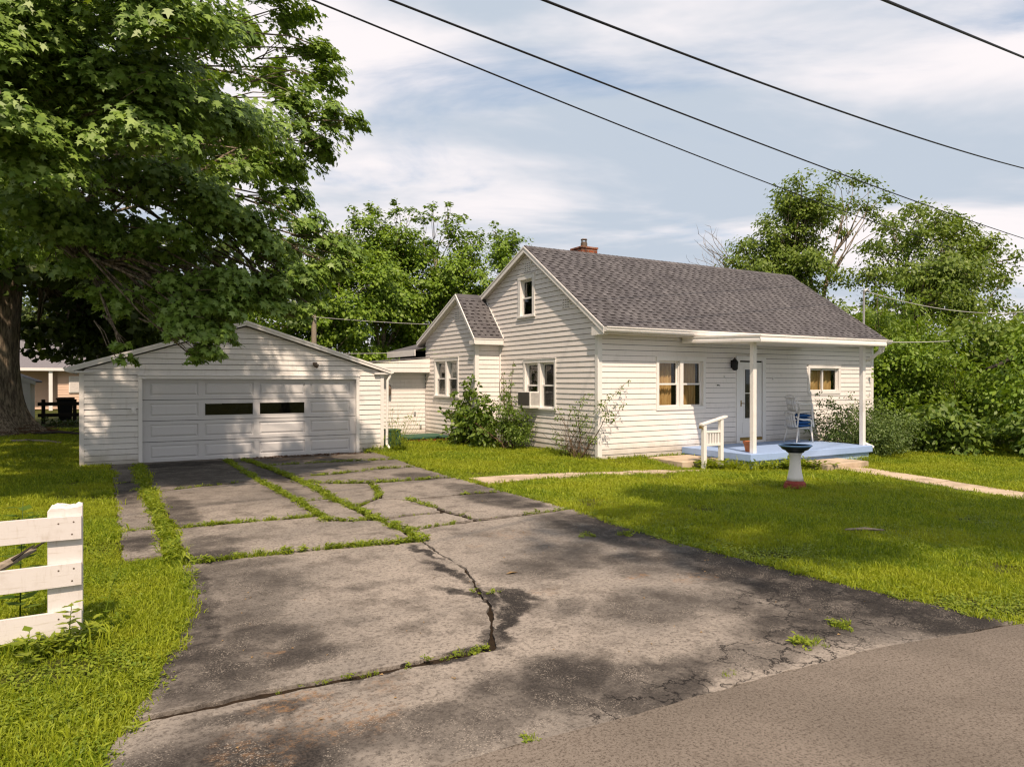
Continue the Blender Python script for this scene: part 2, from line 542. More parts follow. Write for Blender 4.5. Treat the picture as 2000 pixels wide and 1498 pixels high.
m, G, out = new_mat('lawn_soil')
P = G.pos()
c = G.mix(G.ramp(G.noise(0.5, 5.0, P), 0.35, 0.65), (0.040, 0.050, 0.010), (0.075, 0.075, 0.016))
c = G.mix(G.ramp(G.noise(3.0, 5.0, P), 0.5, 0.75, 0, 0.7), c, (0.05, 0.055, 0.014))
finish(G, out, c, 0.95, 0.1, G.noise(40, 5.0, P), 0.8, 0.03)
M['lawn'] = m


def leaf_mat(name, a, b, trans=0.35, gloss=0.35, tcol=None, obrand=0.0, yellow=None):
    m, G, out = new_mat(name)
    t = G.n('ShaderNodeAttribute', attribute_name='tint').outputs['Fac']
    if obrand:
        oi = G.n('ShaderNodeObjectInfo').outputs['Random']
        t = G.math('FRACT', G.math('ADD', t, G.math('MULTIPLY', oi, obrand)))
    c = G.mix(t, a, b)
    if yellow is not None:
        P = G.pos()
        c = G.mix(G.ramp(G.noise(0.55, 6.0, P, .65), 0.40, 0.62), c, G.mix(t, yellow, b))
    p = G.n('ShaderNodeBsdfPrincipled', {'Base Color': c, 'Roughness': 0.5, 'Specular IOR Level': gloss})
    tl = G.n('ShaderNodeBsdfTranslucent', {'Color': G.mix(1.0, c, tcol or (1.5, 1.45, 0.5), 'MULTIPLY')})
    mx = G.n('ShaderNodeMixShader', {0: trans})
    G.t.links.new(p.outputs[0], mx.inputs[1])
    G.t.links.new(tl.outputs[0], mx.inputs[2])
    G.t.links.new(mx.outputs[0], out.inputs[0])
    return m


M['maple'] = leaf_mat('maple_leaf', (0.085, 0.165, 0.014), (0.270, 0.390, 0.075), 0.24, 0.55)
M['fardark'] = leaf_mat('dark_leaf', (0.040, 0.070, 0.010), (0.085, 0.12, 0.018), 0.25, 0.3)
M['midleaf'] = leaf_mat('mid_green_leaf', (0.090, 0.170, 0.012), (0.225, 0.325, 0.028), 0.24, 0.35)
M['oliveleaf'] = leaf_mat('olive_leaf', (0.080, 0.140, 0.014), (0.215, 0.285, 0.044), 0.3, 0.35)
M['limeleaf'] = leaf_mat('lime_leaf', (0.100, 0.180, 0.014), (0.215, 0.295, 0.032), 0.35, 0.35)
M['bushleaf'] = leaf_mat('bush_leaf', (0.050, 0.105, 0.011), (0.19, 0.265, 0.036), 0.3, 0.4)
M['yewleaf'] = leaf_mat('shrub_leaf', (0.065, 0.115, 0.024), (0.16, 0.22, 0.06), 0.25, 0.35)
M['redleaf'] = leaf_mat('russet_leaf', (0.12, 0.05, 0.018), (0.20, 0.085, 0.02), 0.25, 0.3)
M['grass'] = leaf_mat('grass_blade', (0.095, 0.168, 0.009), (0.330, 0.392, 0.026), 0.34, 0.25, (1.4, 1.35, 0.4), 1.0, (0.265, 0.285, 0.02))
M['weed'] = leaf_mat('weed_leaf', (0.13, 0.20, 0.014), (0.28, 0.33, 0.03), 0.35, 0.3, None, 1.0)


def bark_mat(name, a, b):
    m, G, out = new_mat(name)
    P = G.pos()
    n = G.noise(7.0, 7.0, G.scalev(P, 2.2, 2.2, 0.35), 0.7)
    c = G.mix(G.ramp(n, 0.38, 0.62), a, b)
    c = G.mix(G.ramp(G.noise(1.4, 4.0, P), 0.5, 0.75, 0, 0.5), c, (0.07, 0.075, 0.03))
    finish(G, out, c, 0.95, 0.1, n, 1.0, 0.06)
    return m


M['bark'] = bark_mat('maple_bark', (0.085, 0.068, 0.05), (0.32, 0.26, 0.185))
M['barkpale'] = bark_mat('pale_bark', (0.14, 0.11, 0.08), (0.34, 0.28, 0.21))
M['twig'] = plain('brown_twig', (0.11, 0.07, 0.04), 0.9)

# ================================================================== the ground
def grid_mesh(name, xs, ys, mat, dz=0.0):
    X, Y = np.meshgrid(xs, ys)
    Z = gz(X, Y) + dz
    nx, ny = len(xs), len(ys)
    v = np.stack([X.ravel(), Y.ravel(), Z.ravel()], 1)
    i = np.arange((nx - 1) * (ny - 1))
    r, c = i // (nx - 1), i % (nx - 1)
    a = r * nx + c
    f = np.stack([a, a + 1, a + nx + 1, a + nx], 1)
    mb = MB()
    mb.v = v.tolist()
    mb.f = f.tolist()
    mb.m = [0] * len(f)
    return obj(name, mb, mat, normals=False)


xs = np.concatenate([[-900, -300, -120, -60, -30, -18], np.arange(-12, 26.1, 0.5), [32, 45, 70, 130, 300, 900]])
ys = np.concatenate([[-300, -100, -40, -15, -5], np.arange(-1, 27.1, 0.5), [32, 40, 60, 100, 200, 400, 900]])
tag(grid_mesh('lawn', xs, ys, M['lawn']), kind='structure')

road = MB()
edge = [(-400, 3.22), (-40, 3.2), (-6, 3.12), (-1.2, 3.08), (1.54, 3.03), (2.36, 2.98), (3.39, 2.96), (4.52, 2.9), (5.3, 2.76), (5.95, 2.64), (7.5, 2.5), (10, 2.42), (16, 2.35), (40, 2.3), (400, 2.2)]
jed = []
for (x0, y0), (x1, y1) in zip(edge[:-1], edge[1:]):
    n = max(1, min(40, int((x1 - x0) / 0.12))) if -3 < x0 < 9 else 1
    for k in range(n):
        t = k / n
        jed.append((x0 + (x1 - x0) * t, y0 + (y1 - y0) * t + random.uniform(-.008, .008)))
jed.append(edge[-1])
road.prism([(-400, -4.6), (400, -4.6)] + list(reversed(jed)), -0.05, 0.048)
tag(obj('road', road, M['road']), kind='structure')

# ------------------------------------------------------------------ driveway
drive = thing('driveway', None, None, (3, 9, 0), kind='structure')
base = MB().prism([(0.16, 8.15), (0.62, 8.2), (0.66, 7.6), (0.66, 6.9), (0.6, 6.14), (.44, 5.42), (.29, 4.88), (.12, 4.3), (-.34, 3.0), (6.0, 2.6), (5.9, 3.8), (5.78, 4.8), (5.68, 6.1), (5.75, 7.15), (5.9, 8.3), (5.92, 10.4), (5.85, 12.1), (6.1, 15.06), (6.25, 17.74), (0.16, 17.74)], -0.02, 0.006)
obj('dirt_bed', base, M['dirt'], drive)

slabs = [
    [(.2, 8.2), (.58, 8.22), (.62, 9.72), (.2, 9.74)],
    [(.2, 9.78), (.62, 9.76), (.64, 14.4), (.2, 14.42)],
    [(.2, 14.48), (.64, 14.46), (.66, 17.7), (.2, 17.7)],
    [(.74, 13.0), (1.5, 13.3), (2.48, 13.5), (2.48, 17.7), (.74, 17.7)],
    [(.80, 9.67), (2.54, 9.58), (2.56, 10.73), (2.52, 12.32), (2.48, 13.45), (1.5, 13.25), (.76, 12.95)],
    [(.75, 7.74), (1.29, 7.76), (2.0, 7.7), (2.76, 7.6), (3.14, 7.5), (3.13, 8.87), (2.56, 9.11), (2.52, 9.5), (1.6, 9.58), (.78, 9.6)],
    [(2.58, 9.15), (3.1, 8.95), (3.09, 10.85), (2.64, 10.84)],
    [(2.62, 10.88), (3.1, 10.9), (3.11, 12.9), (2.55, 13.35)],
    [(2.5, 13.45), (3.08, 12.98), (2.98, 15.5), (2.86, 17.7), (2.5, 17.7)],
    [(3.04, 15.77), (4.3, 15.8), (6.0, 15.58), (6.1, 17.7), (2.92, 17.7)],
    [(3.12, 13.72), (4.0, 13.74), (5.8, 14.05), (5.95, 15.5), (4.3, 15.74), (3.04, 15.7)],
    [(3.15, 12.9), (3.5, 12.6), (4.18, 12.26), (5.76, 12.16), (5.8, 13.97), (4.9, 13.98), (4.0, 13.66), (3.14, 13.66)],
    [(3.15, 10.03), (3.70, 10.6), (3.9, 11.1), (4.12, 12.15), (3.5, 12.48), (3.15, 12.82)],
    [(3.78, 10.5), (4.05, 10.24), (4.9, 10.28), (5.76, 10.22), (5.78, 12.06), (4.2, 12.14), (3.95, 11.1)],
    [(3.18, 8.97), (3.6, 9.02), (4.10, 9.02), (4.15, 9.25), (4.03, 10.15), (3.72, 10.5), (3.25, 9.96)],
    [(3.2, 8.1), (3.73, 8.23), (4.24, 8.27), (4.12, 8.95), (3.6, 8.95), (3.19, 8.9)],
    [(4.08, 10.17), (4.2, 9.25), (4.3, 8.3), (5.0, 8.31), (5.8, 8.37), (5.78, 10.14), (4.9, 10.2)],
    [(.7, 7.68), (1.29, 7.70), (2.0, 7.64), (2.76, 7.53), (3.14, 7.44), (3.08, 6.8), (3.045, 6.16), (2.85, 5.55), (2.685, 5.0), (2.49, 4.62), (2.3, 4.30), (1.55, 4.31), (.66, 4.34), (.15, 4.32), (.31, 4.88), (.46, 5.42), (.62, 6.14), (.68, 6.9)],
    [(3.2, 8.03), (3.73, 8.15), (5.0, 8.2), (5.82, 8.28), (5.68, 7.15), (5.61, 6.13), (5.7, 4.79), (5.79, 3.77), (5.9, 2.95), (6.0, 2.72), (5.3, 2.79), (4.52, 2.93), (3.39, 2.99), (2.36, 3.01), (1.54, 3.06), (-.32, 3.10), (-.1, 3.55), (.02, 3.92), (.1, 4.24), (.66, 4.25), (1.55, 4.21), (2.3, 4.2), (2.515, 4.58), (2.715, 5.0), (2.875, 5.52), (3.07, 6.15), (3.10, 6.8), (3.17, 7.44)],
]


def rough_poly(poly, inset, amp, step=0.09):
    """move every edge inwards by inset, then break it up into small irregular steps"""
    n = len(poly)
    A = sum(poly[i][0] * poly[(i + 1) % n][1] - poly[(i + 1) % n][0] * poly[i][1] for i in range(n))
    if A < 0:
        poly = list(reversed(poly))
    P = [Vector(p) for p in poly]
    ins = []
    for i in range(n):
        a, b, c = P[i - 1], P[i], P[(i + 1) % n]
        d1 = (b - a).normalized()
        d2 = (c - b).normalized()
        n1 = Vector((-d1.y, d1.x))
        n2 = Vector((-d2.y, d2.x))
        k = (n1 + n2)
        k = k / max(k.length_squared, 0.6) * 2
        ins.append(b + k * inset)
    outp = []
    for i in range(n):
        a, b = ins[i], ins[(i + 1) % n]
        m = max(1, int((b - a).length / step))
        d = (b - a)
        nn = Vector((-d.y, d.x)).normalized() if d.length > 0 else Vector((0, 0))
        ph = random.uniform(0, 6)
        for j in range(m):
            t = j / m
            w = 0.0 if j == 0 else (random.uniform(-amp, amp) + amp * .9 * math.sin(ph + t * m * .55))
            q = a + d * t + nn * w
            outp.append((q.x, q.y))
    return outp


for i, s in enumerate(slabs):
    big = i >= len(slabs) - 2
    poly = rough_poly(s, 0.0 if big else 0.014, 0.011 if big else 0.017, 0.05 if big else 0.06)
    mb = MB().prism(poly, -0.02, 0.0)
    ca, cb = random.uniform(-.0025, .0025), random.uniform(-.0025, .0025)
    cx = sum(p[0] for p in poly) / len(poly)
    cy = sum(p[1] for p in poly) / len(poly)
    top = 0.03 if big else 0.033 + random.uniform(-.005, .006)
    n = len(poly)
    mb.v = mb.v[:n] + [(x, y, top + (0 if big else ca * (x - cx) + cb * (y - cy))) for x, y, z in mb.v[n:]]
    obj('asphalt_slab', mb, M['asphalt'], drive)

# ------------------------------------------------------------------ concrete walks
def walk_path(name, cells, loc):
    w = thing(name, None, None, loc, kind='structure')
    for c in cells:
        poly = rough_poly(c, 0.008, 0.004, 0.12)
        mb = MB().prism(poly, 0, 0)
        n = len(poly)
        dz = random.uniform(-.006, .008)
        mb.v = [(x, y, gz1(x, y) - .06) for x, y, z in mb.v[:n]] + [(x, y, gz1(x, y) + .035 + dz) for x, y, z in mb.v[n:]]
        obj('concrete_slab', mb, M['concrete'], w)


cells = []
X0 = [5.95, 7.15, 8.35, 9.55, 10.75, 11.75]
for a, b in zip(X0[:-1], X0[1:]):
    f = lambda x: 11.88 - (x - 5.95) * 0.02
    l = lambda x: 11.08 + (x - 5.95) * 0.055
    cells.append([(a, l(a)), (b, l(b)), (b, f(b)), (a, f(a))])
walk_path('side_path', cells, (8.8, 11.6, 0))
cells = []
Y0 = [10.5, 9.3, 8.1, 6.9, 5.7, 4.5, 3.3, 2.45]
for a, b in zip(Y0[:-1], Y0[1:]):
    cl = lambda y: 14.92 + (y - 10.5) * 0.245
    cr = lambda y: 15.75 + (y - 10.5) * 0.245
    cells.append([(cl(b), b), (cr(b), b), (cr(a), a), (cl(a), a)])
walk_path('front_path', cells, (15, 7, 0))


def step_block(name, x0, x1, y0, y1, z0, z1, label):
    poly = rough_poly([(x0, y0), (x1, y0), (x1, y1), (x0, y1)], 0.0, 0.012, 0.15)
    o = obj(name, MB().prism(poly, z0, z1), M['concrete'], bev=0.012)
    tag(o, label, 'step')
step_block('concrete_step', 14.42, 15.95, 10.42, 11.28, -.35, -.075, 'worn concrete step in front of the long side of the blue porch')
step_block('concrete_step', 11.55, 12.85, 12.1, 13.3, -.3, -.01, 'low concrete step at the left end of the blue porch, beside the railing')

# ================================================================== the house
XA, YB = 10.24, 13.56
XE, YE = 9.42, 18.32
house = thing('white_house', 'white clapboard house with grey shingle gable roof and blue front porch', 'house', (15.5, 16.7, 0))


def wmap(axis, P):
    """wall coordinates (along, height, outwards) -> world.  axis 'x': wall faces -X, 'y': wall faces -Y"""
    if axis == 'x':
        return lambda a, z, o: (P - o, a, z)
    return lambda a, z, o: (a, P - o, z)


def wbox(mb, f, a0, a1, z0, z1, o0, o1, mi=0):
    p, q = f(a0, z0, o0), f(a1, z1, o1)
    mb.box(p[0], q[0], p[1], q[1], p[2], q[2], mi)


def siding(parent, axis, P, z0, z1, exp, spans, openings, mat, bottom=0.022, warp=0.0):
    f = wmap(axis, P)
    z = z0
    while z < z1 - 0.01:
        zt = min(z + exp, z1)
        lo0, hi0 = spans(z)
        lo1, hi1 = spans(zt)
        if hi0 - lo0 < 0.04:
            break
        if hi1 - lo1 < 0.0:
            lo1 = hi1 = (lo1 + hi1) / 2
        # split by openings: list of (lo,hi at bottom, lo,hi at top, zb, zt)
        pieces = [(lo0, hi0, lo1, hi1, z, zt)]
        for (ol, oh, oz0, oz1) in openings:
            nxt = []
            for (l0, h0, l1, h1, zb, zz) in pieces:
                if oz1 <= zb or oz0 >= zz or oh <= min(l0, l1) or ol >= max(h0, h1):
                    nxt.append((l0, h0, l1, h1, zb, zz))
                    continue
                if ol > l0: nxt.append((l0, min(ol, h0), l1, max(l1, min(ol, h1)), zb, zz))
                if oh < h0: nxt.append((max(oh, l0), h0, min(h1, max(oh, l1)), h1, zb, zz))
                m0, m1 = max(ol, l0), min(oh, h0)
                if oz0 > zb + .004: nxt.append((m0, m1, m0, m1, zb, oz0))
                if oz1 < zz - .004: nxt.append((m0, m1, m0, m1, oz1, zz))
            pieces = nxt
        prof = lambda q: bottom - (bottom - 0.006) * (q - z) / exp
        gap = 0.008
        for (l0, h0, l1, h1, zb, zz) in pieces:
            mb = MB()
            if zb == z: zb = zb + gap
            if zz - zb < .006: continue
            ob, ot = prof(zb), prof(zz)
            long = max(h0, h1) - min(l0, l1) > 4.2 and zz - zb > .06
            cut = min(l0, l1) + (max(h0, h1) - min(l0, l1)) * random.uniform(.3, .7) if long else None
            wj = [random.uniform(-warp, warp) for _ in range(2)]
            runs = [(l0, h0, l1, h1)] if not long else [(l0, cut - .0015, l1, cut - .0015), (cut + .0015, h0, cut + .0015, h1)]
            for k_, (a0, b0, a1, b1) in enumerate(runs):
                mb = MB()
                up_ = random.uniform(0, .003) if long else 0
                mb.hexa([f(a0, zb + wj[0] + up_, 0), f(b0, zb + wj[1] + up_, 0), f(b0, zb + wj[1] + up_, ob), f(a0, zb + wj[0] + up_, ob), f(a1, zz, 0), f(b1, zz, 0), f(b1, zz, ot), f(a1, zz, ot)])
                obj('siding_board', mb, mat, parent)
        z = zt


def curtain_mb(f, a0, a1, z0, z1, o, amp=0.025, folds=9):
    mb = MB()
    n = folds * 6
    vs, fs = [], []
    for i in range(n + 1):
        a = a0 + (a1 - a0) * i / n
        w = amp * math.sin(i / 6 * 2 * math.pi + 1.3 * math.sin(i * .21)) + amp * .5 * math.sin(i * .5)
        vs += [f(a, z0, o + w), f(a, z1, o + w * .6)]
    for i in range(n):
        fs.append((2 * i, 2 * i + 2, 2 * i + 3, 2 * i + 1))
    return mb.add(vs, fs)


def recess(f, a0, a1, z0, z1, depth=0.4):
    mb = MB()
    p = [f(a, z, o) for o in (-0.0, -depth) for a, z in ((a0, z0), (a1, z0), (a1, z1), (a0, z1))]
    return mb.add(p, [(4, 5, 6, 7), (0, 1, 5, 4), (1, 2, 6, 5), (2, 3, 7, 6), (3, 0, 4, 7)])


def window(parent, axis, P, a0, a1, z0, z1, kind='double', cw=0.09, sill=True, left_first=True, curtains=None, head=0.09):
    """casing = the window's own mesh, with sashes, panes, sill, recess and curtains as its pieces"""
    f = wmap(axis, P)
    mb = MB()
    zc0 = z0 + (0.055 if sill else cw)
    wbox(mb, f, a0, a0 + cw, zc0, z1 - head, -.02, .034)
    wbox(mb, f, a1 - cw, a1, zc0, z1 - head, -.02, .034)
    wbox(mb, f, a0, a1, z1 - head, z1, -.02, .038)
    wbox(mb, f, a0 - .01, a1 + .01, z1, z1 + .018, -.02, .05)
    if not sill:
        wbox(mb, f, a0, a1, z0, zc0, -.02, .036)
    mid = (a0 + a1) / 2
    ops = [(a0 + cw, a1 - cw)]
    if kind == 'double':
        wbox(mb, f, mid - .055, mid + .055, zc0, z1 - head, -.02, .034)
        ops = [(a0 + cw, mid - .055), (mid + .055, a1 - cw)]
    # jambs
    for l, h in ops:
        wbox(mb, f, l - .001, l + .016, zc0, z1 - head, -.10, -.021)
        wbox(mb, f, h - .016, h + .001, zc0, z1 - head, -.10, -.021)
        wbox(mb, f, l + .016, h - .016, z1 - head - .016, z1 - head + .001, -.10, -.021)
    w = obj('window', mb, M['trim'], parent)
    if sill:
        s = MB()
        wbox(s, f, a0 - .025, a1 + .025, z0, z0 + .054, -.10, .062)
        obj('sill', s, M['trim'], w, bev=.006)
    obj('recess', recess(f, a0 + .03, a1 - .03, z0 + .02, z1 - .02, 0.38), M['dark'], w)
    st = 0.042
    for i, (l, h) in enumerate(ops):
        l2, h2 = l + .017, h - .017
        zt = z1 - head - .017
        zm = (zc0 + zt) / 2
        if kind == 'slider':
            m2 = (l2 + h2) / 2
            units = [(l2, m2 + .02, zc0, zt, -.075), (m2 - .02, h2, zc0, zt, -.04)]
        else:
            units = [(l2, h2, zm - .02, zt, -.065), (l2, h2, zc0, zm + .02, -.035)]
        for (ua, ub, uz0, uz1, oo) in units:
            sb = MB()
            wbox(sb, f, ua, ua + st, uz0, uz1, oo - .028, oo)
            wbox(sb, f, ub - st, ub, uz0, uz1, oo - .028, oo)
            wbox(sb, f, ua + st, ub - st, uz0, uz0 + st, oo - .028, oo)
            wbox(sb, f, ua + st, ub - st, uz1 - st, uz1, oo - .028, oo)
            obj('sash', sb, M['trim'], w)
            pb = MB()
            wbox(pb, f, ua + st - .004, ub - st + .004, uz0 + st - .004, uz1 - st + .004, oo - .017, oo - .013)
            obj('pane', pb, M['glass'], w)
        if curtains:
            for (fr0, fr1, zz0, zz1, mk, dep) in curtains[i]:
                obj('curtain', curtain_mb(f, l + (h - l) * fr0, l + (h - l) * fr1, zc0 + (zt - zc0) * zz0, zc0 + (zt - zc0) * zz1, dep), M[mk], w)
    return w


EXP = 0.1325
zsoff = 2.98
rake_lo = lambda z: 13.15 + (z - 2.985) / 0.68
opA = [(15.33, 16.95, 1.10, 2.44), (16.36, 17.25, 3.63, 4.80)]
siding(house, 'x', XA, -0.06, 5.42, EXP,
       lambda z: ((max(YB + .005, rake_lo(z)), 18.31) if z < 3.0 else (max(YB + .005, rake_lo(z)), min(19.7, 16.7 + (5.40 - z) / .43))), opA, M['siding'])
opB = [(12.04, 13.73, 1.11, 2.46), (14.88, 16.03, 0.0, 2.50), (17.83, 19.32, 1.46, 2.32)]
siding(house, 'y', YB, -0.06, zsoff, EXP, lambda z: (XA + .005, 20.915), opB, M['siding'], 0.020)
# extension: gable wall and short side wall
ridgeE = (19.32, 4.44)
extR = lambda z: 18.1 + (z - 2.92) / 1.115
extL = lambda z: 22.3 - (z - 3.0) / 0.43
siding(house, 'x', XE, -0.06, 4.26, EXP, lambda z: (max(YE, extR(z)), min(21.93, extL(z))), [(19.40, 21.20, 1.33, 2.57)], M['siding'])
siding(house, 'y', YE, -0.06, 2.92, EXP, lambda z: (XE + .005, XA - .02), [], M['siding'], 0.020)

# corner boards
def corner(x, y, z0, z1, w=0.10):
    mb = MB()
    mb.box(x - .03, x + w, y - .03, y, z0, z1)
    mb.box(x - .03, x, y, y + w * .75, z0, z1)
    obj('corner_board', mb, M['trim'], house)
corner(XA, YB, -.10, zsoff)
corner(XE, YE, -.06, 2.91, 0.09)
mb = MB(); mb.box(20.84, 20.95, YB - .03, YB + .02, -.06, zsoff); obj('corner_board', mb, M['trim'], house)
mb = MB(); mb.box(XA - .05, XA - .01, YE - .06, YE - .005, 0, 2.9); obj('corner_board', mb, M['trim'], house)

# solid core behind the boards (far walls), set back for window depth, near-black to paint shade into the lap gaps
core = MB()
core.box(XA + .45, 20.91, YB + .45, 19.85, -.1, 2.95)
core.add([(XA + .45, 13.9, 2.95), (XA + .45, 19.6, 2.95), (XA + .45, 16.7, 5.25), (20.91, 13.9, 2.95), (20.91, 19.6, 2.95), (20.91, 16.7, 5.25)],
         [(0, 1, 2), (3, 5, 4), (0, 2, 5, 3), (1, 4, 5, 2), (0, 3, 4, 1)])
core.box(20.86, 20.90, YB + .01, 19.85, -.1, 2.95)
core.box(XE + .45, 14.8, YE + .3, 24.5, -.1, 2.6)
core.box(XE + .45, 14.8, 21.0, 24.5, 2.6, 2.62)
obj('wall', core, M['dark'], house)

# foundation strip
mb = MB(); mb.box(XA + .03, 20.9, YB + .03, YB + .3, -.4, -.05); mb.box(XA + .03, XA + .3, YB + .03, 18.3, -.4, -.05)
obj('foundation', mb, M['concrete'], house)

# windows
window(house, 'y', YB, 12.04, 13.73, 1.11, 2.45, 'double', cw=.085, sill=False,
       curtains=[[(-.05, .88, -.05, 1.05, 'curtain', -.20)], [(-.05, .92, -.05, 1.05, 'curtain', -.20)]])
window(house, 'y', YB, 17.83, 19.32, 1.46, 2.31, 'slider', cw=.085, sill=False, curtains=[[(-.02, 1.02, -.05, 1.05, 'curtain', -.24)]])
wA = window(house, 'x', XA, 15.33, 16.95, 1.08, 2.43, 'double', cw=.08, curtains=[[(0.0, .62, -.05, 1.0, 'lace', -.22)], [(.15, .8, -.05, .62, 'lace', -.28)]])
window(house, 'x', XA, 16.36, 17.25, 3.60, 4.79, 'single', cw=.13, head=.13)
window(house, 'x', XE, 19.40, 21.20, 1.33, 2.56, 'double', cw=.10, curtains=[[(-.02, 1.0, .55, 1.02, 'hoar', -.13)], [(-.02, 1.02, .66, 1.02, 'lace', -.15), (-.02, 1.02, -.02, .45, 'lace', -.2)]])

# gable vents: slotted plates
def gable_vent(f, a, z):
    mb = MB()
    wbox(mb, f, a - .17, a + .17, z - .13, z + .13, .0, .026)
    v = obj('gable_vent', mb, M['siding'], house)
    sl = MB()
    for r in range(4):
        for c in range(3):
            aa = a - .105 + c * .105
            zz = z - .095 + r * .062
            wbox(sl, f, aa - .035, aa + .035, zz - .007, zz + .007, .024, .028)
    obj('vent_slot', sl, M['dark'], v)
fA = wmap('x', XA)
gable_vent(fA, 16.73, 4.99); gable_vent(fA, 14.87, 3.81)
gable_vent(wmap('x', XE), 19.52, 3.83)

# ------------------------------------------------------------------ roofs
def shingle_roof(part_parent, origin, du, ds, length, slope_len, exp=0.143, tab=0.27, singles=0, thick=0.012, clip=None):
    """origin: eave corner, du: unit vector along the eave, ds: unit vector up the slope. Courses, printed shadow band and raised tabs."""
    o = Vector(origin); du = Vector(du); ds = Vector(ds)
    nn = du.cross(ds).normalized()
    if nn.z < 0: nn = -nn
    rows = int(math.ceil(slope_len / exp))
    deck = MB()
    tabs = []
    tint_deck = []
    for r in range(rows):
        s0, s1 = r * exp, min((r + 1) * exp, slope_len)
        l0, l1 = (0, length) if clip is None else clip(s0)
        n0, n1 = nn * thick, nn * (thick * .25)
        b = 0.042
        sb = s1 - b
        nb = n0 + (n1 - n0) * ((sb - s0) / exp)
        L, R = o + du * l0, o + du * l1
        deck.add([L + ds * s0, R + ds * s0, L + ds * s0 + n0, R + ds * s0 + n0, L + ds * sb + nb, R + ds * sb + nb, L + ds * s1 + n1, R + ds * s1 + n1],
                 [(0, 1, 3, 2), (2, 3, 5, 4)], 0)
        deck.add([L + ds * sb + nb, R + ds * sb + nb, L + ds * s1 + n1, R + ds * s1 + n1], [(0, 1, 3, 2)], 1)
        x = l0 - random.uniform(0, tab)
        while x < l1:
            w = tab * random.uniform(.42, .66)
            a, c = max(x, l0), min(x + w, l1)
            if c - a > .03:
                lift = 0.007
                q = []
                for (uu, s, k) in ((a, s0 - .004, 1), (c, s0 - .004, 1), (c, s1, .3), (a, s1, .3)):
                    base_p = o + du * uu + ds * s
                    q.append((base_p + nn * (thick * k), base_p + nn * (thick * k + lift)))
                vs = [p[0] for p in q] + [p[1] for p in q]
                cen = o + du * (a + c) / 2 + ds * (s0 + s1) / 2
                tabs.append((cen.x ** 2 + cen.y ** 2 + (cen.z - 1.85) ** 2, vs))
            x += tab * random.uniform(.86, 1.14)
    rf = obj('roof', deck, [M['shingle'], M['shingleband']], part_parent, normals=False)
    tabs.sort(key=lambda t: t[0])
    for d, vs in tabs[:singles]:
        obj('shingle', MB().hexa(vs), M['shingle'], rf)
    if len(tabs) > singles:
        mb = MB()
        for d, vs in tabs[singles:]:
            mb.hexa(vs)
        st = obj('shingle_courses', mb, M['shingle'], rf)
        st['kind'] = 'stuff'
        at = st.data.attributes.new('tint', 'FLOAT', 'FACE')
        at.data.foreach_set('value', np.repeat(rng.random(len(mb.f) // 6), 6).astype(np.float32))
    return rf


XL, XR = 10.09, 21.07
sv = Vector((0, 3.55, 2.414)); sl = sv.length; sv.normalize()
main_roof = shingle_roof(house, (XL, 13.15, 3.12), (1, 0, 0), sv, XR - XL, sl, singles=238)
# body under the front courses, back slope, ridge cap
mb = MB()
mb.hexa([(XL, 13.15, 3.0), (XR, 13.15, 3.0), (XR, 16.7, 5.414), (XL, 16.7, 5.414), (XL, 13.15, 3.115), (XR, 13.15, 3.115), (XR, 16.7, 5.529), (XL, 16.7, 5.529)])
mb.hexa([(XL, 16.7, 5.414), (XR, 16.7, 5.414), (XR, 22.3, 3.006), (XL, 22.3, 3.006), (XL, 16.7, 5.529), (XR, 16.7, 5.529), (XR, 22.3, 3.121), (XL, 22.3, 3.121)])
obj('roof_deck', mb, M['soffit'], house)
mb = MB()
mb.hexa([(XL, 16.705, 5.532), (XR, 16.705, 5.532), (XR, 22.3, 3.126), (XL, 22.3, 3.126), (XL, 16.705, 5.55), (XR, 16.705, 5.55), (XR, 22.3, 3.144), (XL, 22.3, 3.144)])
obj('back_roof', mb, M['shingle'], house)
x = XL
while x < XR - .05:
    x1 = min(x + .16, XR)
    mb = MB()
    lf = .012
    vs = []
    for (yy, dz) in ((16.56, -.075), (16.7, .028), (16.84, -.075)):
        vs += [(x, yy, 5.534 + dz - .012), (x1 + .05, yy, 5.534 + dz - .022), (x, yy, 5.534 + dz + lf), (x1 + .05, yy, 5.534 + dz)]
    mb.add(vs, [(2, 3, 7, 6), (6, 7, 11, 10), (0, 2, 6, 4), (4, 6, 10, 8), (0, 1, 3, 2), (8, 10, 11, 9)])
    obj('ridge_shingle', mb, M['shingle'], main_roof)
    x = x1

# rake boards + soffits on the left gable
def rake(parent, x, y0, z0, y1, z1, hgt=0.15, th=0.022, depth=0.0):
    mb = MB()
    mb.hexa([(x - th, y0, z0 - hgt), (x, y0, z0 - hgt), (x, y1, z1 - hgt), (x - th, y1, z1 - hgt), (x - th, y0, z0), (x, y0, z0), (x, y1, z1), (x - th, y1, z1)])
    mb.hexa([(x - th - .012, y0, z0 - .03), (x - th, y0, z0 - .03), (x - th, y1, z1 - .03), (x - th - .012, y1, z1 - .03), (x - th - .012, y0, z0 + .008), (x - th, y0, z0 + .008), (x - th, y1, z1 + .008), (x - th - .012, y1, z1 + .008)])
    obj('rake_board', mb, M['trim'], parent)
rake(house, XL, 13.12, 3.10, 16.7, 5.53)
rake(house, XL, 19.5, 4.326, 16.7, 5.53)
rake(house, XR + .023, 13.12, 3.10, 16.7, 5.53)
# cornice return at the near corner, eave soffit and fascia
mb = MB(); mb.box(XL + .002, XA - .005, 13.17, YB + .06, 2.93, 3.13); obj('cornice_return', mb, M['trim'], house)
mb = MB(); mb.box(XL + .01, XR, 13.14, YB + .1, 2.955, 2.98); mb.box(XL + .01, XR, 13.12, 13.14, 2.955, 3.11); obj('soffit', mb, M['soffit'], house)
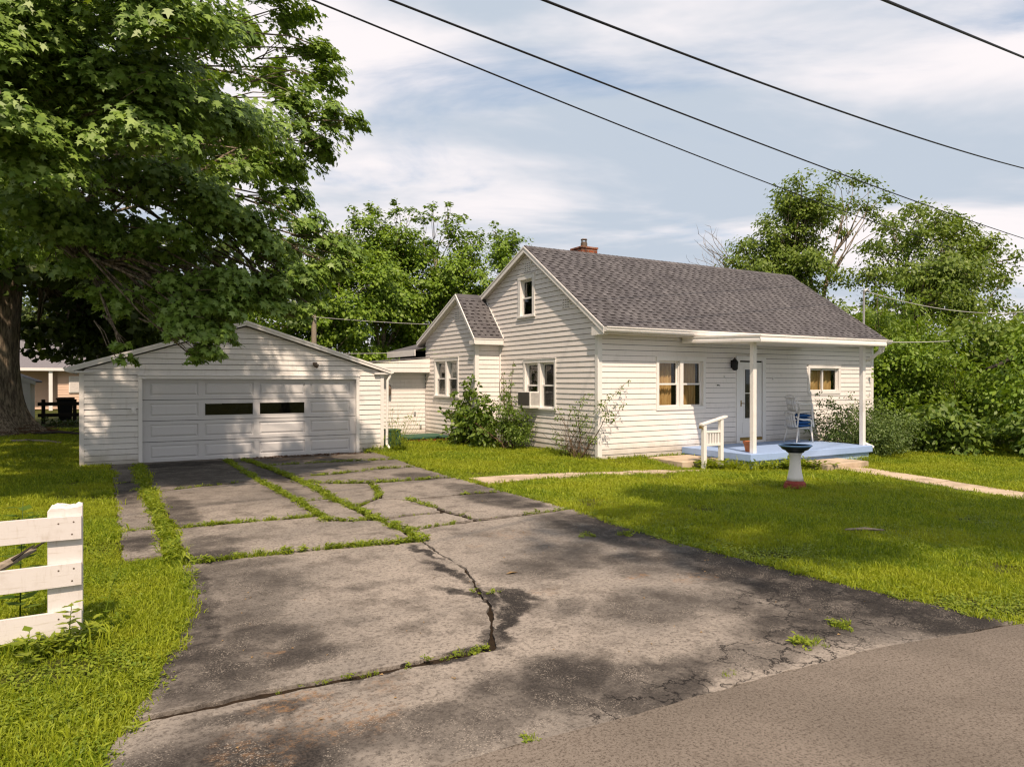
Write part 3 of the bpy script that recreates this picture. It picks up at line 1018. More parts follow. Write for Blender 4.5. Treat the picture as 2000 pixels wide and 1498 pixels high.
# gutter, K profile, open at the top
mb = MB()
prof = [(13.118, 3.105), (13.118, 2.99), (13.045, 2.99), (13.02, 3.03), (13.02, 3.055), (12.995, 3.085), (12.995, 3.108), (13.008, 3.108), (13.008, 3.088), (13.03, 3.06), (13.03, 3.03), (13.05, 3.0), (13.108, 3.0), (13.108, 3.105)]
n = len(prof)
vs = [(XL - .01, y, z) for y, z in prof] + [(XR + .03, y, z - .012) for y, z in prof]
mb.add(vs, [(i, (i + 1) % n, n + (i + 1) % n, n + i) for i in range(n)])
mb.add([(XL - .012, 13.118, 3.105), (XL - .012, 13.118, 2.99), (XL - .012, 13.045, 2.99), (XL - .012, 12.995, 3.085), (XL - .012, 12.995, 3.108)], [(0, 1, 2, 3, 4)])
obj('gutter', mb, M['alum'], house)

# extension roof
sv2 = Vector((0, 19.32 - 18.10, 4.44 - 3.08)); sl2 = sv2.length; sv2.normalize()
shingle_roof(house, (9.27, 18.10, 3.08), (1, 0, 0), sv2, XA - 9.27 - .02, sl2, tab=0.21, exp=0.145, singles=60)
mb = MB()
mb.hexa([(9.27, 18.10, 2.93), (XA - .01, 18.10, 2.93), (XA - .01, 19.32, 4.29), (9.27, 19.32, 4.29), (9.27, 18.10, 3.075), (XA - .01, 18.10, 3.075), (XA - .01, 19.32, 4.435), (9.27, 19.32, 4.435)])
mb.hexa([(9.27, 19.32, 4.29), (10.08, 19.32, 4.27), (10.08, 22.3, 2.99), (9.27, 22.3, 2.99), (9.27, 19.32, 4.405), (10.08, 19.32, 4.405), (10.08, 22.3, 3.125), (9.27, 22.3, 3.125)])
obj('roof_deck', mb, M['soffit'], house)
mb = MB()
mb.hexa([(9.27, 19.32, 4.44), (10.08, 19.32, 4.44), (10.08, 22.32, 3.135), (9.27, 22.32, 3.135), (9.27, 19.32, 4.458), (10.08, 19.32, 4.458), (10.08, 22.32, 3.155), (9.27, 22.32, 3.155)])
mb.hexa([(9.27, 19.2, 4.315), (XA, 19.2, 4.315), (XA, 19.33, 4.45), (9.27, 19.33, 4.45), (9.27, 19.2, 4.34), (XA, 19.2, 4.34), (XA, 19.33, 4.472), (9.27, 19.33, 4.472)])
obj('ridge_cap', mb, M['shingle'], house)
rake(house, 9.27, 18.07, 3.05, 19.32, 4.45, 0.13)
rake(house, 9.27, 22.33, 3.14, 19.32, 4.45, 0.13)
mb = MB(); mb.box(9.27, XA - .025, 18.075, 18.10, 2.90, 3.07); mb.box(9.25, XA - .025, 18.06, 18.085, 3.045, 3.075); mb.box(9.3, XA - .03, 18.10, YE, 2.90, 2.925)
mb.box(9.255, 9.41, 18.1, 18.4, 2.9, 3.02)
obj('fascia', mb, M['trim'], house)
# flashing where the small roof meets the big gable wall
mb = MB()
mb.hexa([(XA - .045, 18.06, 3.05), (XA - .024, 18.06, 3.05), (XA - .024, 19.1, 4.215), (XA - .045, 19.1, 4.215), (XA - .045, 18.06, 3.10), (XA - .024, 18.06, 3.10), (XA - .024, 19.1, 4.265), (XA - .045, 19.1, 4.265)])
obj('flashing', mb, M['trim'], house)
# rear wing beyond the extension: low roof with a deep fascia
mb = MB()
mb.hexa([(9.05, 21.96, 2.86), (14.5, 21.96, 4.3), (14.5, 24.6, 4.3), (9.05, 24.6, 2.86), (9.05, 21.96, 2.90), (14.5, 21.96, 4.34), (14.5, 24.6, 4.34), (9.05, 24.6, 2.90)])
obj('wing_roof', mb, M['shingle'], house)
mb = MB(); mb.box(9.02, 9.05, 21.95, 24.6, 2.68, 2.89); mb.box(9.02, 9.45, 24.57, 24.6, 2.68, 2.89)
obj('fascia', mb, M['trim'], house)
mb = MB(); mb.box(9.5, 9.55, 21.96, 24.5, 2.0, 2.85); mb.box(9.05, 9.5, 21.96, 24.5, 2.845, 2.86); obj('wing_wall', mb, M['dark'], house)  # wall and soffit near-black: the shade under the eave is in their colour

# chimney with flue
mb = MB(); mb.box(12.2, 12.78, 16.95, 17.5, 4.8, 5.74); mb.box(12.18, 12.80, 16.93, 17.52, 5.74, 5.80)
chim = obj('chimney', mb, M['brick'], house, bev=.01)
mb = MB(); mb.box(12.36, 12.62, 17.1, 17.36, 5.80, 5.835); mb.lathe([(.10, 5.835), (.10, 5.95), (.085, 5.95), (.085, 5.98)], (12.49, 17.23, 0), 16)
for k in range(4):
    t = k * math.pi / 2 + .4
    mb.box(12.49 + .085 * math.cos(t) - .008, 12.49 + .085 * math.cos(t) + .008, 17.23 + .085 * math.sin(t) - .008, 17.23 + .085 * math.sin(t) + .008, 5.98, 6.05)
mb.lathe([(.10, 6.05), (.09, 6.07), (.02, 6.08)], (12.49, 17.23, 0), 16)
obj('flue', mb, M['rust'], chim)

# ------------------------------------------------------------------ porch
PX0, PX1, PY0, PZ = 12.89, 17.47, 11.30, 0.165
mb = MB(); mb.box(PX0, PX1, PY0, YB - .025, PZ - .17, PZ)
slab = obj('porch_slab', mb, M['porch'], house, bev=.012)
mb = MB(); mb.box(PX0 + .06, PX1 - .06, PY0 + .07, YB - .05, -.5, PZ - .168)
obj('porch_foundation', mb, M['porchbase'], slab)
# canopy
CX0, CX1, CY0 = 12.89, 17.56, 11.02
mb = MB()
mb.hexa([(CX0 + .02, YB - .03, 2.83), (CX1 - .02, YB - .03, 2.83), (CX1 - .02, CY0 + .02, 2.76), (CX0 + .02, CY0 + .02, 2.76), (CX0 + .02, YB - .03, 2.94), (CX1 - .02, YB - .03, 2.94), (CX1 - .02, CY0 + .02, 2.88), (CX0 + .02, CY0 + .02, 2.88)])
n = 14
for i in range(n):  # ribs of the pan roof's underside
    xx = CX0 + .1 + (CX1 - CX0 - .2) * i / (n - 1)
    mb.hexa([(xx - .02, YB - .04, 2.81), (xx + .02, YB - .04, 2.81), (xx + .02, CY0 + .03, 2.742), (xx - .02, CY0 + .03, 2.742), (xx - .02, YB - .04, 2.832), (xx + .02, YB - .04, 2.832), (xx + .02, CY0 + .03, 2.762), (xx - .02, CY0 + .03, 2.762)])
can = obj('porch_canopy', mb, M['alum'], house)


def fascia_piece(p0, p1, outward, h0=.17, h1=.17):
    """aluminium fascia with a ribbed face between two top-edge points"""
    p0, p1, o = Vector(p0), Vector(p1), Vector(outward)
    prof = [(0, 0), (.028, 0), (.028, -.03), (.012, -.045), (.012, -.085), (.028, -.10), (.028, -.15), (.018, -.17), (0, -.17)]
    n = len(prof)
    mb = MB()
    vs = [p0 + o * a + Vector((0, 0, z)) for a, z in prof] + [p1 + o * a + Vector((0, 0, z)) for a, z in prof]
    mb.add(vs, [(i, (i + 1) % n, n + (i + 1) % n, n + i) for i in range(n)] + [tuple(range(n)), tuple(range(2 * n - 1, n - 1, -1))])
    obj('canopy_fascia', mb, M['alum'], can)
fascia_piece((CX0, YB - .05, 2.975), (CX0, CY0, 2.895), (-1, 0, 0))
fascia_piece((CX0 - .028, CY0, 2.895), (CX1 + .028, CY0, 2.91), (0, -1, 0))
fascia_piece((CX1, YB - .05, 2.975), (CX1, CY0, 2.91), (1, 0, 0))


def post(x, y):
    mb = MB(); mb.box(x - .055, x + .055, y - .055, y + .055, PZ, 2.78)
    obj('porch_post', mb, M['alum'], house, bev=.006)
post(13.17, 11.48); post(17.33, 11.50)
# downspout with elbows beside the right post
mb = MB()
def spout(pts, w=.032, d=.042):
    for a, b in zip(pts[:-1], pts[1:]):
        mb.tube([a, b], w * 1.15, 4)
sp = [(17.52, 11.12, 2.74), (17.52, 11.14, 2.62), (17.50, 11.34, 2.45), (17.47, 11.52, 2.38), (17.455, 11.56, 2.30)]
mb.tube(sp, .046, 8)
mb.box(17.41, 17.50, 11.52, 11.62, .24, 2.32)
mb.tube([(17.455, 11.57, .28), (17.47, 11.53, .2), (17.56, 11.44, .14), (17.62, 11.38, .10)], .046, 8)
mb.tube([(17.56, 11.09, 2.76), (17.59, 11.09, 2.70), (17.60, 11.12, 2.62), (17.57, 11.2, 2.56)], .04, 8)
obj('downspout', mb, M['alum'], house, bev=.004)

# door: casing as the door's own mesh, leaf, pane, sill, handle
fB = wmap('y', YB)
mb = MB()
wbox(mb, fB, 14.88, 15.00, .17, 2.40, -.02, .035); wbox(mb, fB, 15.91, 16.03, .17, 2.40, -.02, .035); wbox(mb, fB, 14.88, 16.03, 2.40, 2.50, -.02, .037); wbox(mb, fB, 14.87, 16.04, 2.50, 2.515, -.02, .05)
door = obj('front_door', mb, M['trim'], house)
mb = MB(); wbox(mb, fB, 15.0, 15.91, .17, 2.40, -.2, -.19); obj('inner_door', mb, M['room'], door)
mb = MB(); wbox(mb, fB, 14.99, 15.92, .14, .225, -.1, .06); obj('door_sill', mb, M['trim'], door)
mb = MB(); wbox(mb, fB, 15.0, 15.91, .226, .30, -.05, .012); obj('threshold', mb, M['brass'], door)
mb = MB()
wbox(mb, fB, 15.02, 15.19, .31, 2.36, -.035, .006); wbox(mb, fB, 15.70, 15.89, .31, 2.36, -.035, .006)
wbox(mb, fB, 15.19, 15.70, 2.17, 2.36, -.035, .006); wbox(mb, fB, 15.19, 15.70, .31, .83, -.035, .006)
wbox(mb, fB, 15.19, 15.70, 1.50, 1.525, -.03, .0)
wbox(mb, fB, 15.13, 15.76, .40, .72, .006, .013); wbox(mb, fB, 15.17, 15.215, .79, 2.2, .006, .016); wbox(mb, fB, 15.675, 15.72, .79, 2.2, .006, .016)
wbox(mb, fB, 15.215, 15.675, .79, .83, .006, .016); wbox(mb, fB, 15.215, 15.675, 2.16, 2.2, .006, .016)
obj('storm_door', mb, M['trim'], door, bev=.004)
mb = MB(); wbox(mb, fB, 15.18, 15.71, .82, 2.18, -.02, -.016); obj('pane', mb, M['glass'], door)
mb = MB(); wbox(mb, fB, 15.055, 15.085, 1.15, 1.32, .006, .016); mb.tube([(15.07, YB - .016, 1.24), (15.07, YB - .06, 1.24), (15.15, YB - .065, 1.235)], .011, 8); obj('handle', mb, M['brass'], door)

# porch lantern
mb = MB()
mb.box(14.66, 14.74, YB - .06, YB - .02, 2.2, 2.4)
mb.lathe([(.04, 2.13), (.075, 2.16), (.085, 2.33), (.095, 2.34), (.06, 2.40), (.02, 2.44), (.012, 2.48)], (14.70, YB - .13, 0), 6)
mb.tube([(14.70, YB - .03, 2.38), (14.70, YB - .08, 2.43), (14.70, YB - .13, 2.44)], .01, 6)
obj('wall_lantern', mb, M['blackmetal'], house)
mb = MB()
for (a, z) in ((14.42, 1.965), (16.33, 1.92)):
    wbox(mb, fB, a - .02, a + .02, z - .03, z + .02, .01, .05)
obj('hook', mb, M['trim'], house)
mb = MB(); wbox(mb, fB, 14.16, 14.2, 1.72, 1.75, .01, .035); wbox(mb, fB, 14.23, 14.25, 1.72, 1.74, .01, .035); obj('cable_clip', mb, M['blackmetal'], house)

# ------------------------------------------------------------------ window air conditioner
ac = thing('air_conditioner', 'white window air conditioner sticking out of the lower left window of the gable wall', 'air conditioner', (9.95, 16.4, 1.15))
mb = MB(); mb.box(9.93, 10.26, 16.14, 16.78, 1.16, 1.56); obj('case', mb, M['acwhite'], ac, bev=.01)
mb = MB(); mb.box(9.922, 9.929, 16.18, 16.75, 1.19, 1.54); obj('rear_grille', mb, M['acdark'], ac)
mb = MB()
for k in range(12):
    x = 9.965 + k * .021
    mb.box(x, x + .009, 16.132, 16.139, 1.2, 1.53)
obj('louvre', mb, M['galv'], ac)
mb = MB(); mb.box(9.9, 10.2, 16.1, 16.82, 1.125, 1.158); obj('bracket', mb, M['acwhite'], ac)

# ================================================================== breezeway
bz = thing('breezeway', 'low white boarded passage joining the garage to the house', 'breezeway', (7.9, 22, 0))
siding(bz, 'y', 21.98, 0.0, 2.12, 0.128, lambda z: (6.2, 9.415), [], M['siding'], 0.02)
for k in range(4):
    za = 2.13 + k * .15
    zb = za + .15
    top = lambda x: 2.62 + (x - 9.4) * 0.095
    xa = 7.0
    mb = MB()
    xs_l = max(xa, 9.4 + (za - 2.62) / .095)
    if xs_l > 9.35: continue
    xt_l = min(9.4, max(xa, 9.4 + (zb - 2.62) / .095))
    zt = lambda x: min(zb, top(x))
    mb.hexa([(xs_l, 21.6, za), (9.41, 21.6, za), (9.41, 21.578, za), (xs_l, 21.578, za), (xs_l, 21.6, zt(xs_l) + .001), (9.41, 21.6, zt(9.4)), (9.41, 21.592, zt(9.4)), (xs_l, 21.592, zt(xs_l) + .001)])
    obj('header_board', mb, M['siding'], bz)
mb = MB(); mb.hexa([(6.9, 21.57, 2.385), (9.41, 21.57, 2.625), (9.41, 24.0, 2.625), (6.9, 24.0, 2.385), (6.9, 21.57, 2.41), (9.41, 21.57, 2.65), (9.41, 24.0, 2.65), (6.9, 24.0, 2.41)]); obj('roof', mb, M['roofgrey'], bz)
mb = MB(); mb.box(6.9, 9.41, 21.602, 21.96, 2.105, 2.128); mb.box(6.2, 9.4, 21.99, 22.1, 0, 2.4); obj('soffit', mb, M['soffit'], bz)
mb = MB(); mb.box(8.06, 8.16, 21.9, 21.96, 1.62, 1.72); mb.lathe([(.03, 1.38), (.065, 1.40), (.07, 1.60), (.04, 1.66), (.01, 1.69)], (8.11, 21.87, 0), 10); obj('wall_lamp', mb, M['rust'], bz)
mb = MB(); mb.box(8.99, 9.06, 21.93, 21.965, .71, .83); obj('outlet_box', mb, M['galv'], bz)
mb = MB(); mb.box(9.2, 9.26, 21.93, 21.965, .28, .4); obj('pipe_cover', mb, M['galv'], bz)

# ================================================================== garage
GX0, GX1, GY = -0.37, 6.41, 17.76
gar = thing('white_garage', 'white clapboard two car garage with a wide panelled overhead door', 'garage', (3, 20, 0))
g_lo = lambda z: -0.52 + (z - 2.02) / 0.315
g_hi = lambda z: 6.53 - (z - 2.02) / 0.315
siding(gar, 'y', GY, -0.02, 3.12, 0.1247, lambda z: (max(GX0, g_lo(z)), min(GX1, g_hi(z))), [(0.74, 5.76, -0.5, 1.96)], M['gsiding'], 0.024, 0.003)
mb = MB()
mb.box(GX0 + .01, .74, GY + .01, GY + .12, -.1, 2.05); mb.box(5.76, GX1 - .01, GY + .01, GY + .12, -.1, 2.05)
mb.add([(GX0 + .01, GY + .02, 2.05), (GX1 - .01, GY + .02, 2.05), (3.0, GY + .02, 3.1)], [(0, 1, 2)])
obj('shade_backing', mb, M['dark'], gar)  # near-black sheet behind the boards, painting the shadow lines in their gaps
mb = MB()
mb.box(GX0 + .01, GX0 + .1, GY + .1, 24.4, -.1, 2.05); mb.box(GX1 - .1, GX1 - .01, GY + .1, 24.4, -.1, 2.05); mb.box(GX0, GX1, 24.4, 24.5, -.1, 2.05)
obj('wall', mb, M['gsiding'], gar)
mb = MB(); mb.box(GX0 + .12, GX1 - .12, GY + .16, 24.3, .001, .004); mb.box(GX0 + .12, GX1 - .12, 22.2, 22.25, 0, 2.0); mb.box(GX0 + .12, GX1 - .12, GY + .13, 22.2, 2.02, 2.05); obj('interior', mb, M['dark'], gar)
mb = MB(); mb.box(GX0 - .012, GX0 + .075, GY - .032, GY - .001, -.02, 2.06); obj('corner_board', mb, M['gsiding'], gar)
mb = MB(); mb.box(GX1 - .075, GX1 + .012, GY - .032, GY - .001, -.02, 2.06); obj('corner_board', mb, M['gsiding'], gar)
# roof
mb = MB()
mb.hexa([(-.55, 17.66, 2.10), (3.0, 17.66, 3.215), (3.0, 24.6, 3.215), (-.55, 24.6, 2.10), (-.55, 17.66, 2.15), (3.0, 17.66, 3.265), (3.0, 24.6, 3.265), (-.55, 24.6, 2.15)])
mb.hexa([(3.0, 17.66, 3.215), (6.56, 17.66, 2.10), (6.56, 24.6, 2.10), (3.0, 24.6, 3.215), (3.0, 17.66, 3.265), (6.56, 17.66, 2.15), (6.56, 24.6, 2.15), (3.0, 24.6, 3.265)])
obj('roof', mb, M['roofgrey'], gar)
def grake(x0, z0, x1, z1):
    mb = MB()
    mb.hexa([(x0, 17.63, z0 - .10), (x1, 17.63, z1 - .10), (x1, 17.658, z1 - .10), (x0, 17.658, z0 - .10), (x0, 17.63, z0), (x1, 17.63, z1), (x1, 17.658, z1), (x0, 17.658, z0)])
    mb.hexa([(x0, 17.615, z0 - .035), (x1, 17.615, z1 - .035), (x1, 17.63, z1 - .035), (x0, 17.63, z0 - .035), (x0, 17.615, z0 + .012), (x1, 17.615, z1 + .012), (x1, 17.63, z1 + .012), (x0, 17.63, z0 + .012)])
    mb.hexa([(x0, 17.659, z0 - .10), (x1, 17.659, z1 - .10), (x1, GY + .03, z1 - .10), (x0, GY + .03, z0 - .10), (x0, 17.659, z0 - .06), (x1, 17.659, z1 - .06), (x1, GY + .03, z1 - .06), (x0, GY + .03, z0 - .06)])
    obj('rake_board', mb, M['trim'], gar)
grake(-.58, 2.135, 3.0, 3.26); grake(6.59, 2.135, 3.0, 3.26)
for (xa, xb) in ((-.56, GX0 + .25), (GX1 - .25, 6.57)):
    mb = MB(); mb.box(xa, xb, 17.655, GY - .02, 2.02, 2.06); obj('eave_return', mb, M['trim'], gar)
# eave gutters along both sides, seen end on
for xg, s in ((-.565, -1), (6.575, 1)):
    mb = MB(); mb.hexa([(xg, 17.6, 2.03), (xg + s * .07, 17.6, 2.05), (xg + s * .07, 24.5, 2.05), (xg, 24.5, 2.03), (xg, 17.6, 2.13), (xg + s * .11, 17.6, 2.13), (xg + s * .11, 24.5, 2.13), (xg, 24.5, 2.13)]); obj('gutter', mb, M['alum'], gar)
mb = MB(); mb.tube([(6.60, 17.68, 2.04), (6.58, 17.70, 1.95), (6.52, 17.72, 1.85), (6.50, 17.72, .2), (6.55, 17.64, .08)], .036, 8); obj('downspout', mb, M['alum'], gar)
# door casing
mb = MB()
mb.box(.735, .815, GY - .04, GY + .08, 0, 1.89); mb.box(5.685, 5.765, GY - .04, GY + .08, 0, 1.89); mb.box(.735, 5.765, GY - .042, GY + .08, 1.89, 1.965); mb.box(.72, 5.78, GY - .06, GY + .0, 1.966, 1.985)
obj('door_casing', mb, M['trim'], gar, bev=.004)
# overhead door: four sections with panels and two lights
gd = thing('garage_door', None, None)
gd.parent = gar
gd.location = (3.25 - 3, GY + .07 - 20, 0)
DX0, DX1 = .815, 5.685
sec_h = 1.885 / 4
cols = 4
cwid = (DX1 - DX0) / cols
Yd = GY + .055
for r in range(4):
    z0 = .012 + r * sec_h
    z1 = z0 + sec_h - .012
    rowz = (z0 + .085, z1 - .075)
    sec = MB()
    glass_cols = (1, 2) if r == 2 else ()
    # rails
    sec.box(DX0, DX1, Yd, Yd + .04, z0, rowz[0]); sec.box(DX0, DX1, Yd, Yd + .04, rowz[1], z1)
    edges = []
    for c in range(cols):
        a = DX0 + c * cwid + (.15 if c == 0 else .065)
        b = DX0 + (c + 1) * cwid - (.15 if c == 3 else .065)
        edges.append((a, b))
    last = DX0
    for a, b in edges:
        sec.box(last, a, Yd, Yd + .04, rowz[0], rowz[1])
        last = b
    sec.box(last, DX1, Yd, Yd + .04, rowz[0], rowz[1])
    so = obj('door_section', sec, M['gdoor'], gd)
    for c, (a, b) in enumerate(edges):
        if c in glass_cols:
            mb = MB(); mb.box(a, b, Yd + .012, Yd + .016, rowz[0], rowz[1]); obj('pane', mb, M['glass'], gd)
            mb = MB()
            for (q0, q1, q2, q3) in ((a, b, rowz[0], rowz[0] + .014), (a, b, rowz[1] - .014, rowz[1]), (a, a + .014, rowz[0] + .014, rowz[1] - .014), (b - .014, b, rowz[0] + .014, rowz[1] - .014)):
                mb.box(q0, q1, Yd - .008, Yd + .011, q2, q3)
            obj('pane_frame', mb, M['gdoor'], gd)
        else:
            k, e = .056, .022
            vs = []
            for (ins, y) in ((0, Yd + .018), (.022, Yd + .021), (k, Yd + .003), (k + .006, Yd + .001)):
                vs += [(a + ins, y, rowz[0] + ins), (b - ins, y, rowz[0] + ins), (b - ins, y, rowz[1] - ins), (a + ins, y, rowz[1] - ins)]
            fs = [(12, 13, 14, 15)]
            for L in range(3):
                for i in range(4):
                    fs.append((L * 4 + i, L * 4 + (i + 1) % 4, L * 4 + 4 + (i + 1) % 4, L * 4 + 4 + i))
            mb = MB().add(vs, fs); obj('panel', mb, M['gdoor'], gd)
mb = MB(); mb.box(2.14, 2.48, Yd + .02, Yd + .024, 1.31, 1.385); obj('paper_notice', mb, M['hoar'], gd)
mb = MB(); mb.box(DX0, DX1, Yd + .005, Yd + .035, -.005, .012); obj('bottom_seal', mb, M['blackmetal'], gd)
# fittings on the front
mb = MB(); mb.box(4.58, 4.68, GY - .06, GY - .02, 2.24, 2.31); mb.lathe([(.015, 0), (.05, .02), (.055, .1), (.02, .12)], (0, 0, 0), 12)
k = len(mb.v) - 48
mb.v[k:] = [tuple(Vector((4.58, GY - .13, 2.25)) + Matrix.Rotation(math.radians(115), 3, 'Y') @ Vector(v)) for v in mb.v[k:]]
obj('flood_light', mb, M['rust'], gar)
mb = MB(); mb.box(.60, .69, GY - .06, GY - .015, 1.12, 1.24); mb.box(.62, .67, GY - .068, GY - .06, 1.15, 1.21); obj('switch_box', mb, M['trim'], gar, bev=.006)

# ================================================================== small things round the house
# stacked chairs on the porch
def chair_parts(t, dz=0.0):
    mb = MB()
    # seat: slightly dished slab
    vs, fs = [], []
    nx_, ny_ = 7, 5
    for i in range(nx_):
        for j in range(ny_):
            x = -.20 + .42 * i / (nx_ - 1)
            y = -.21 + .42 * j / (ny_ - 1)
            z = .41 + .02 * (i / (nx_ - 1)) - .018 * math.cos(y / .21 * 1.4) - (.03 if i == nx_ - 1 else 0)
            vs.append((x, y * (1 + .06 * i / 6), z))
    for i in range(nx_ - 1):
        for j in range(ny_ - 1):
            a = i * ny_ + j
            fs.append((a, a + ny_, a + ny_ + 1, a + 1))
    k = len(vs)
    vs += [(x, y, z - .022) for x, y, z in vs]
    fs += [tuple(k + q for q in reversed(f)) for f in fs]
    rim = [j for j in range(ny_)] + [i * ny_ + ny_ - 1 for i in range(1, nx_)] + [(nx_ - 1) * ny_ + j for j in range(ny_ - 2, -1, -1)] + [i * ny_ for i in range(nx_ - 2, 0, -1)]
    for q in range(len(rim)):
        a, b = rim[q], rim[(q + 1) % len(rim)]
        fs.append((a, b, k + b, k + a))
    mb.add(vs, fs)
    obj('seat', mb, M['plastic'], t, True, True)
    # back: curved shell with slots made of staves
    mb = MB()
    for s in range(5):
        y0 = -.19 + s * .078
        y1 = y0 + .062
        P_ = []
        for (h_, lean) in ((.42, 0), (.62, .045), (.80, .085)):
            for yy in (y0, y1):
                bow = -.05 * (1 - (yy / .22) ** 2)
                P_.append((-.20 - lean + bow, yy, h_))
        for q in range(2):
            a, b, c, d = P_[2 * q], P_[2 * q + 1], P_[2 * q + 3], P_[2 * q + 2]
            mb.hexa([a, b, (b[0] - .014, b[1], b[2]), (a[0] - .014, a[1], a[2]), d, c, (c[0] - .014, c[1], c[2]), (d[0] - .014, d[1], d[2])])
    ar = [(-.285 - .05 * (1 - (y / .22) ** 2), y, .80 + .055 * (1 - (y / .23) ** 2)) for y in (-.22, -.15, -.07, 0, .07, .15, .22)]
    mb.tube([(p[0] - .005, p[1], p[2] - .005) for p in ar], .022, 8)
    ar2 = [(-.245 - .05 * (1 - (y / .22) ** 2), y, .62) for y in (-.21, -.1, 0, .1, .21)]
    mb.tube(ar2, .018, 6)
    obj('backrest', mb, M['plastic'], t, True, True)
    for s in (-1, 1):
        mb = MB()
        mb.tube([(-.27, s * .215, .72), (-.20, s * .245, .655), (-.05, s * .265, .63), (.12, s * .27, .635), (.19, s * .268, .615), (.215, s * .262, .55), (.215, s * .25, .42)], [.018, .02, .024, .026, .024, .022, .02], 8)
        obj('armrest', mb, M['plastic'], t, True, True)
        mb = MB(); mb.tube([(.205, s * .245, .44), (.225, s * .262, .2), (.245, s * .275, 0)], [.028, .023, .018], 8); obj('leg', mb, M['plastic'], t, True, True)
        mb = MB(); mb.tube([(-.19, s * .205, .42), (-.24, s * .235, .2), (-.28, s * .255, 0)], [.026, .022, .018], 8); obj('leg', mb, M['plastic'], t, True, True)

CHX, CHY, CRZ = 16.62, 12.92, math.radians(-12)
ch = thing('plastic_chair', 'lower white plastic armchair of the porch stack, holding the blue cushions', 'chair', (CHX, CHY, PZ), CRZ, 'stacked plastic chairs')
chair_parts(ch)
ch2 = ch.copy(); COL.objects.link(ch2)
ch2['label'] = 'upper white plastic armchair set on top of the blue cushions on the porch'
ch2.location = (CHX + .02, CHY - .01, PZ + .43)
for c in list(ch.children):
    d = c.copy(); COL.objects.link(d); d.parent = ch2
cl = ['bottom blue seat cushion in the pile between the stacked chairs', 'second blue seat cushion from the bottom of the pile between chairs', 'third blue seat cushion from the bottom of the pile between chairs', 'top blue seat cushion of the pile, right under the upper chair']
Rz = Matrix.Rotation(CRZ, 4, 'Z')
for k in range(4):
    bm = bmesh.new()
    bmesh.ops.create_cube(bm, size=1.0)
    bmesh.ops.subdivide_edges(bm, edges=bm.edges, cuts=5, use_grid_fill=True)
    for v in bm.verts:
        x, y, z = v.co
        e = max(abs(x), abs(y)) * 2
        puff = (1 - e ** 6 * .55)
        w = .9 + .1 * (1 - (2 * z) ** 2)
        tuft = -.12 * (math.cos(x * 4 * math.pi) * math.cos(y * 4 * math.pi)) if abs(z) > .4 else 0
        v.co = (x * w * .46, y * w * .44, z * (puff + tuft) * .098)
    me = bpy.data.meshes.new('seat_cushion')
    bm.to_mesh(me); bm.free()
    me.materials.append(M['cushion'])
    me.polygons.foreach_set('use_smooth', [True] * len(me.polygons))
    o = bpy.data.objects.new('seat_cushion', me)
    COL.objects.link(o)
    o.location = (CHX + .03 + .012 * (-1) ** k, CHY - .005, PZ + .47 + k * .089)
    o.rotation_euler = (0, 0, CRZ + .04 * (-1) ** k)
    tag(o, cl[k], 'cushion', 'blue cushions piled on the porch chair')

# terracotta pot behind the left porch post
mb = MB(); mb.lathe([(.085, 0), (.125, .19), (.142, .19), (.147, .25), (.13, .25), (.12, .2), (.02, .19)], (13.40, 11.80, PZ), 24)
o = obj('flower_pot', mb, M['terracotta'], smooth=False); tag(o, 'empty terracotta flower pot standing behind the left porch post', 'flower pot')

# stair railing at the left end of the porch
RX0, RX1, RY = 11.92, 12.46, 11.80
g0 = gz1(RX0, RY)
rl = thing('stair_railing', 'short white wooden stair railing at the left end of the porch', 'railing', (12.2, RY, g0))
for (x, zt) in ((RX0, .84), (RX1, .97)):
    mb = MB(); mb.box(x - .045, x + .045, RY - .045, RY + .045, g0 - .08, zt); obj('post', mb, M['trim'], rl, bev=.005)
mb = MB(); mb.hexa([(RX0 - .1, RY - .06, .83), (RX1 + .16, RY - .06, 1.0), (RX1 + .16, RY + .06, 1.0), (RX0 - .1, RY + .06, .83), (RX0 - .1, RY - .06, .875), (RX1 + .16, RY - .06, 1.045), (RX1 + .16, RY + .06, 1.045), (RX0 - .1, RY + .06, .875)]); obj('handrail', mb, M['trim'], rl, bev=.005)
for zz in (.36, .66):
    mb = MB(); mb.box(RX0 + .046, RX1 - .046, RY - .03, RY + .03, zz, zz + .05); obj('rail', mb, M['trim'], rl)
for k in range(5):
    x = RX0 + .10 + k * (RX1 - RX0 - .2) / 4
    mb = MB(); mb.box(x - .019, x + .019, RY - .019, RY + .019, .411, .659); obj('baluster', mb, M['trim'], rl)
mb = MB(); mb.tube([(RX0 - .09, RY - .02, .80), (RX0 - .15, RY - .03, .80)], [.02, .035], 10); mb.tube([(RX0 - .05, RY - .02, .76), (RX0 - .12, RY - .02, .79)], .012, 6); obj('knob', mb, M['brass'], rl)

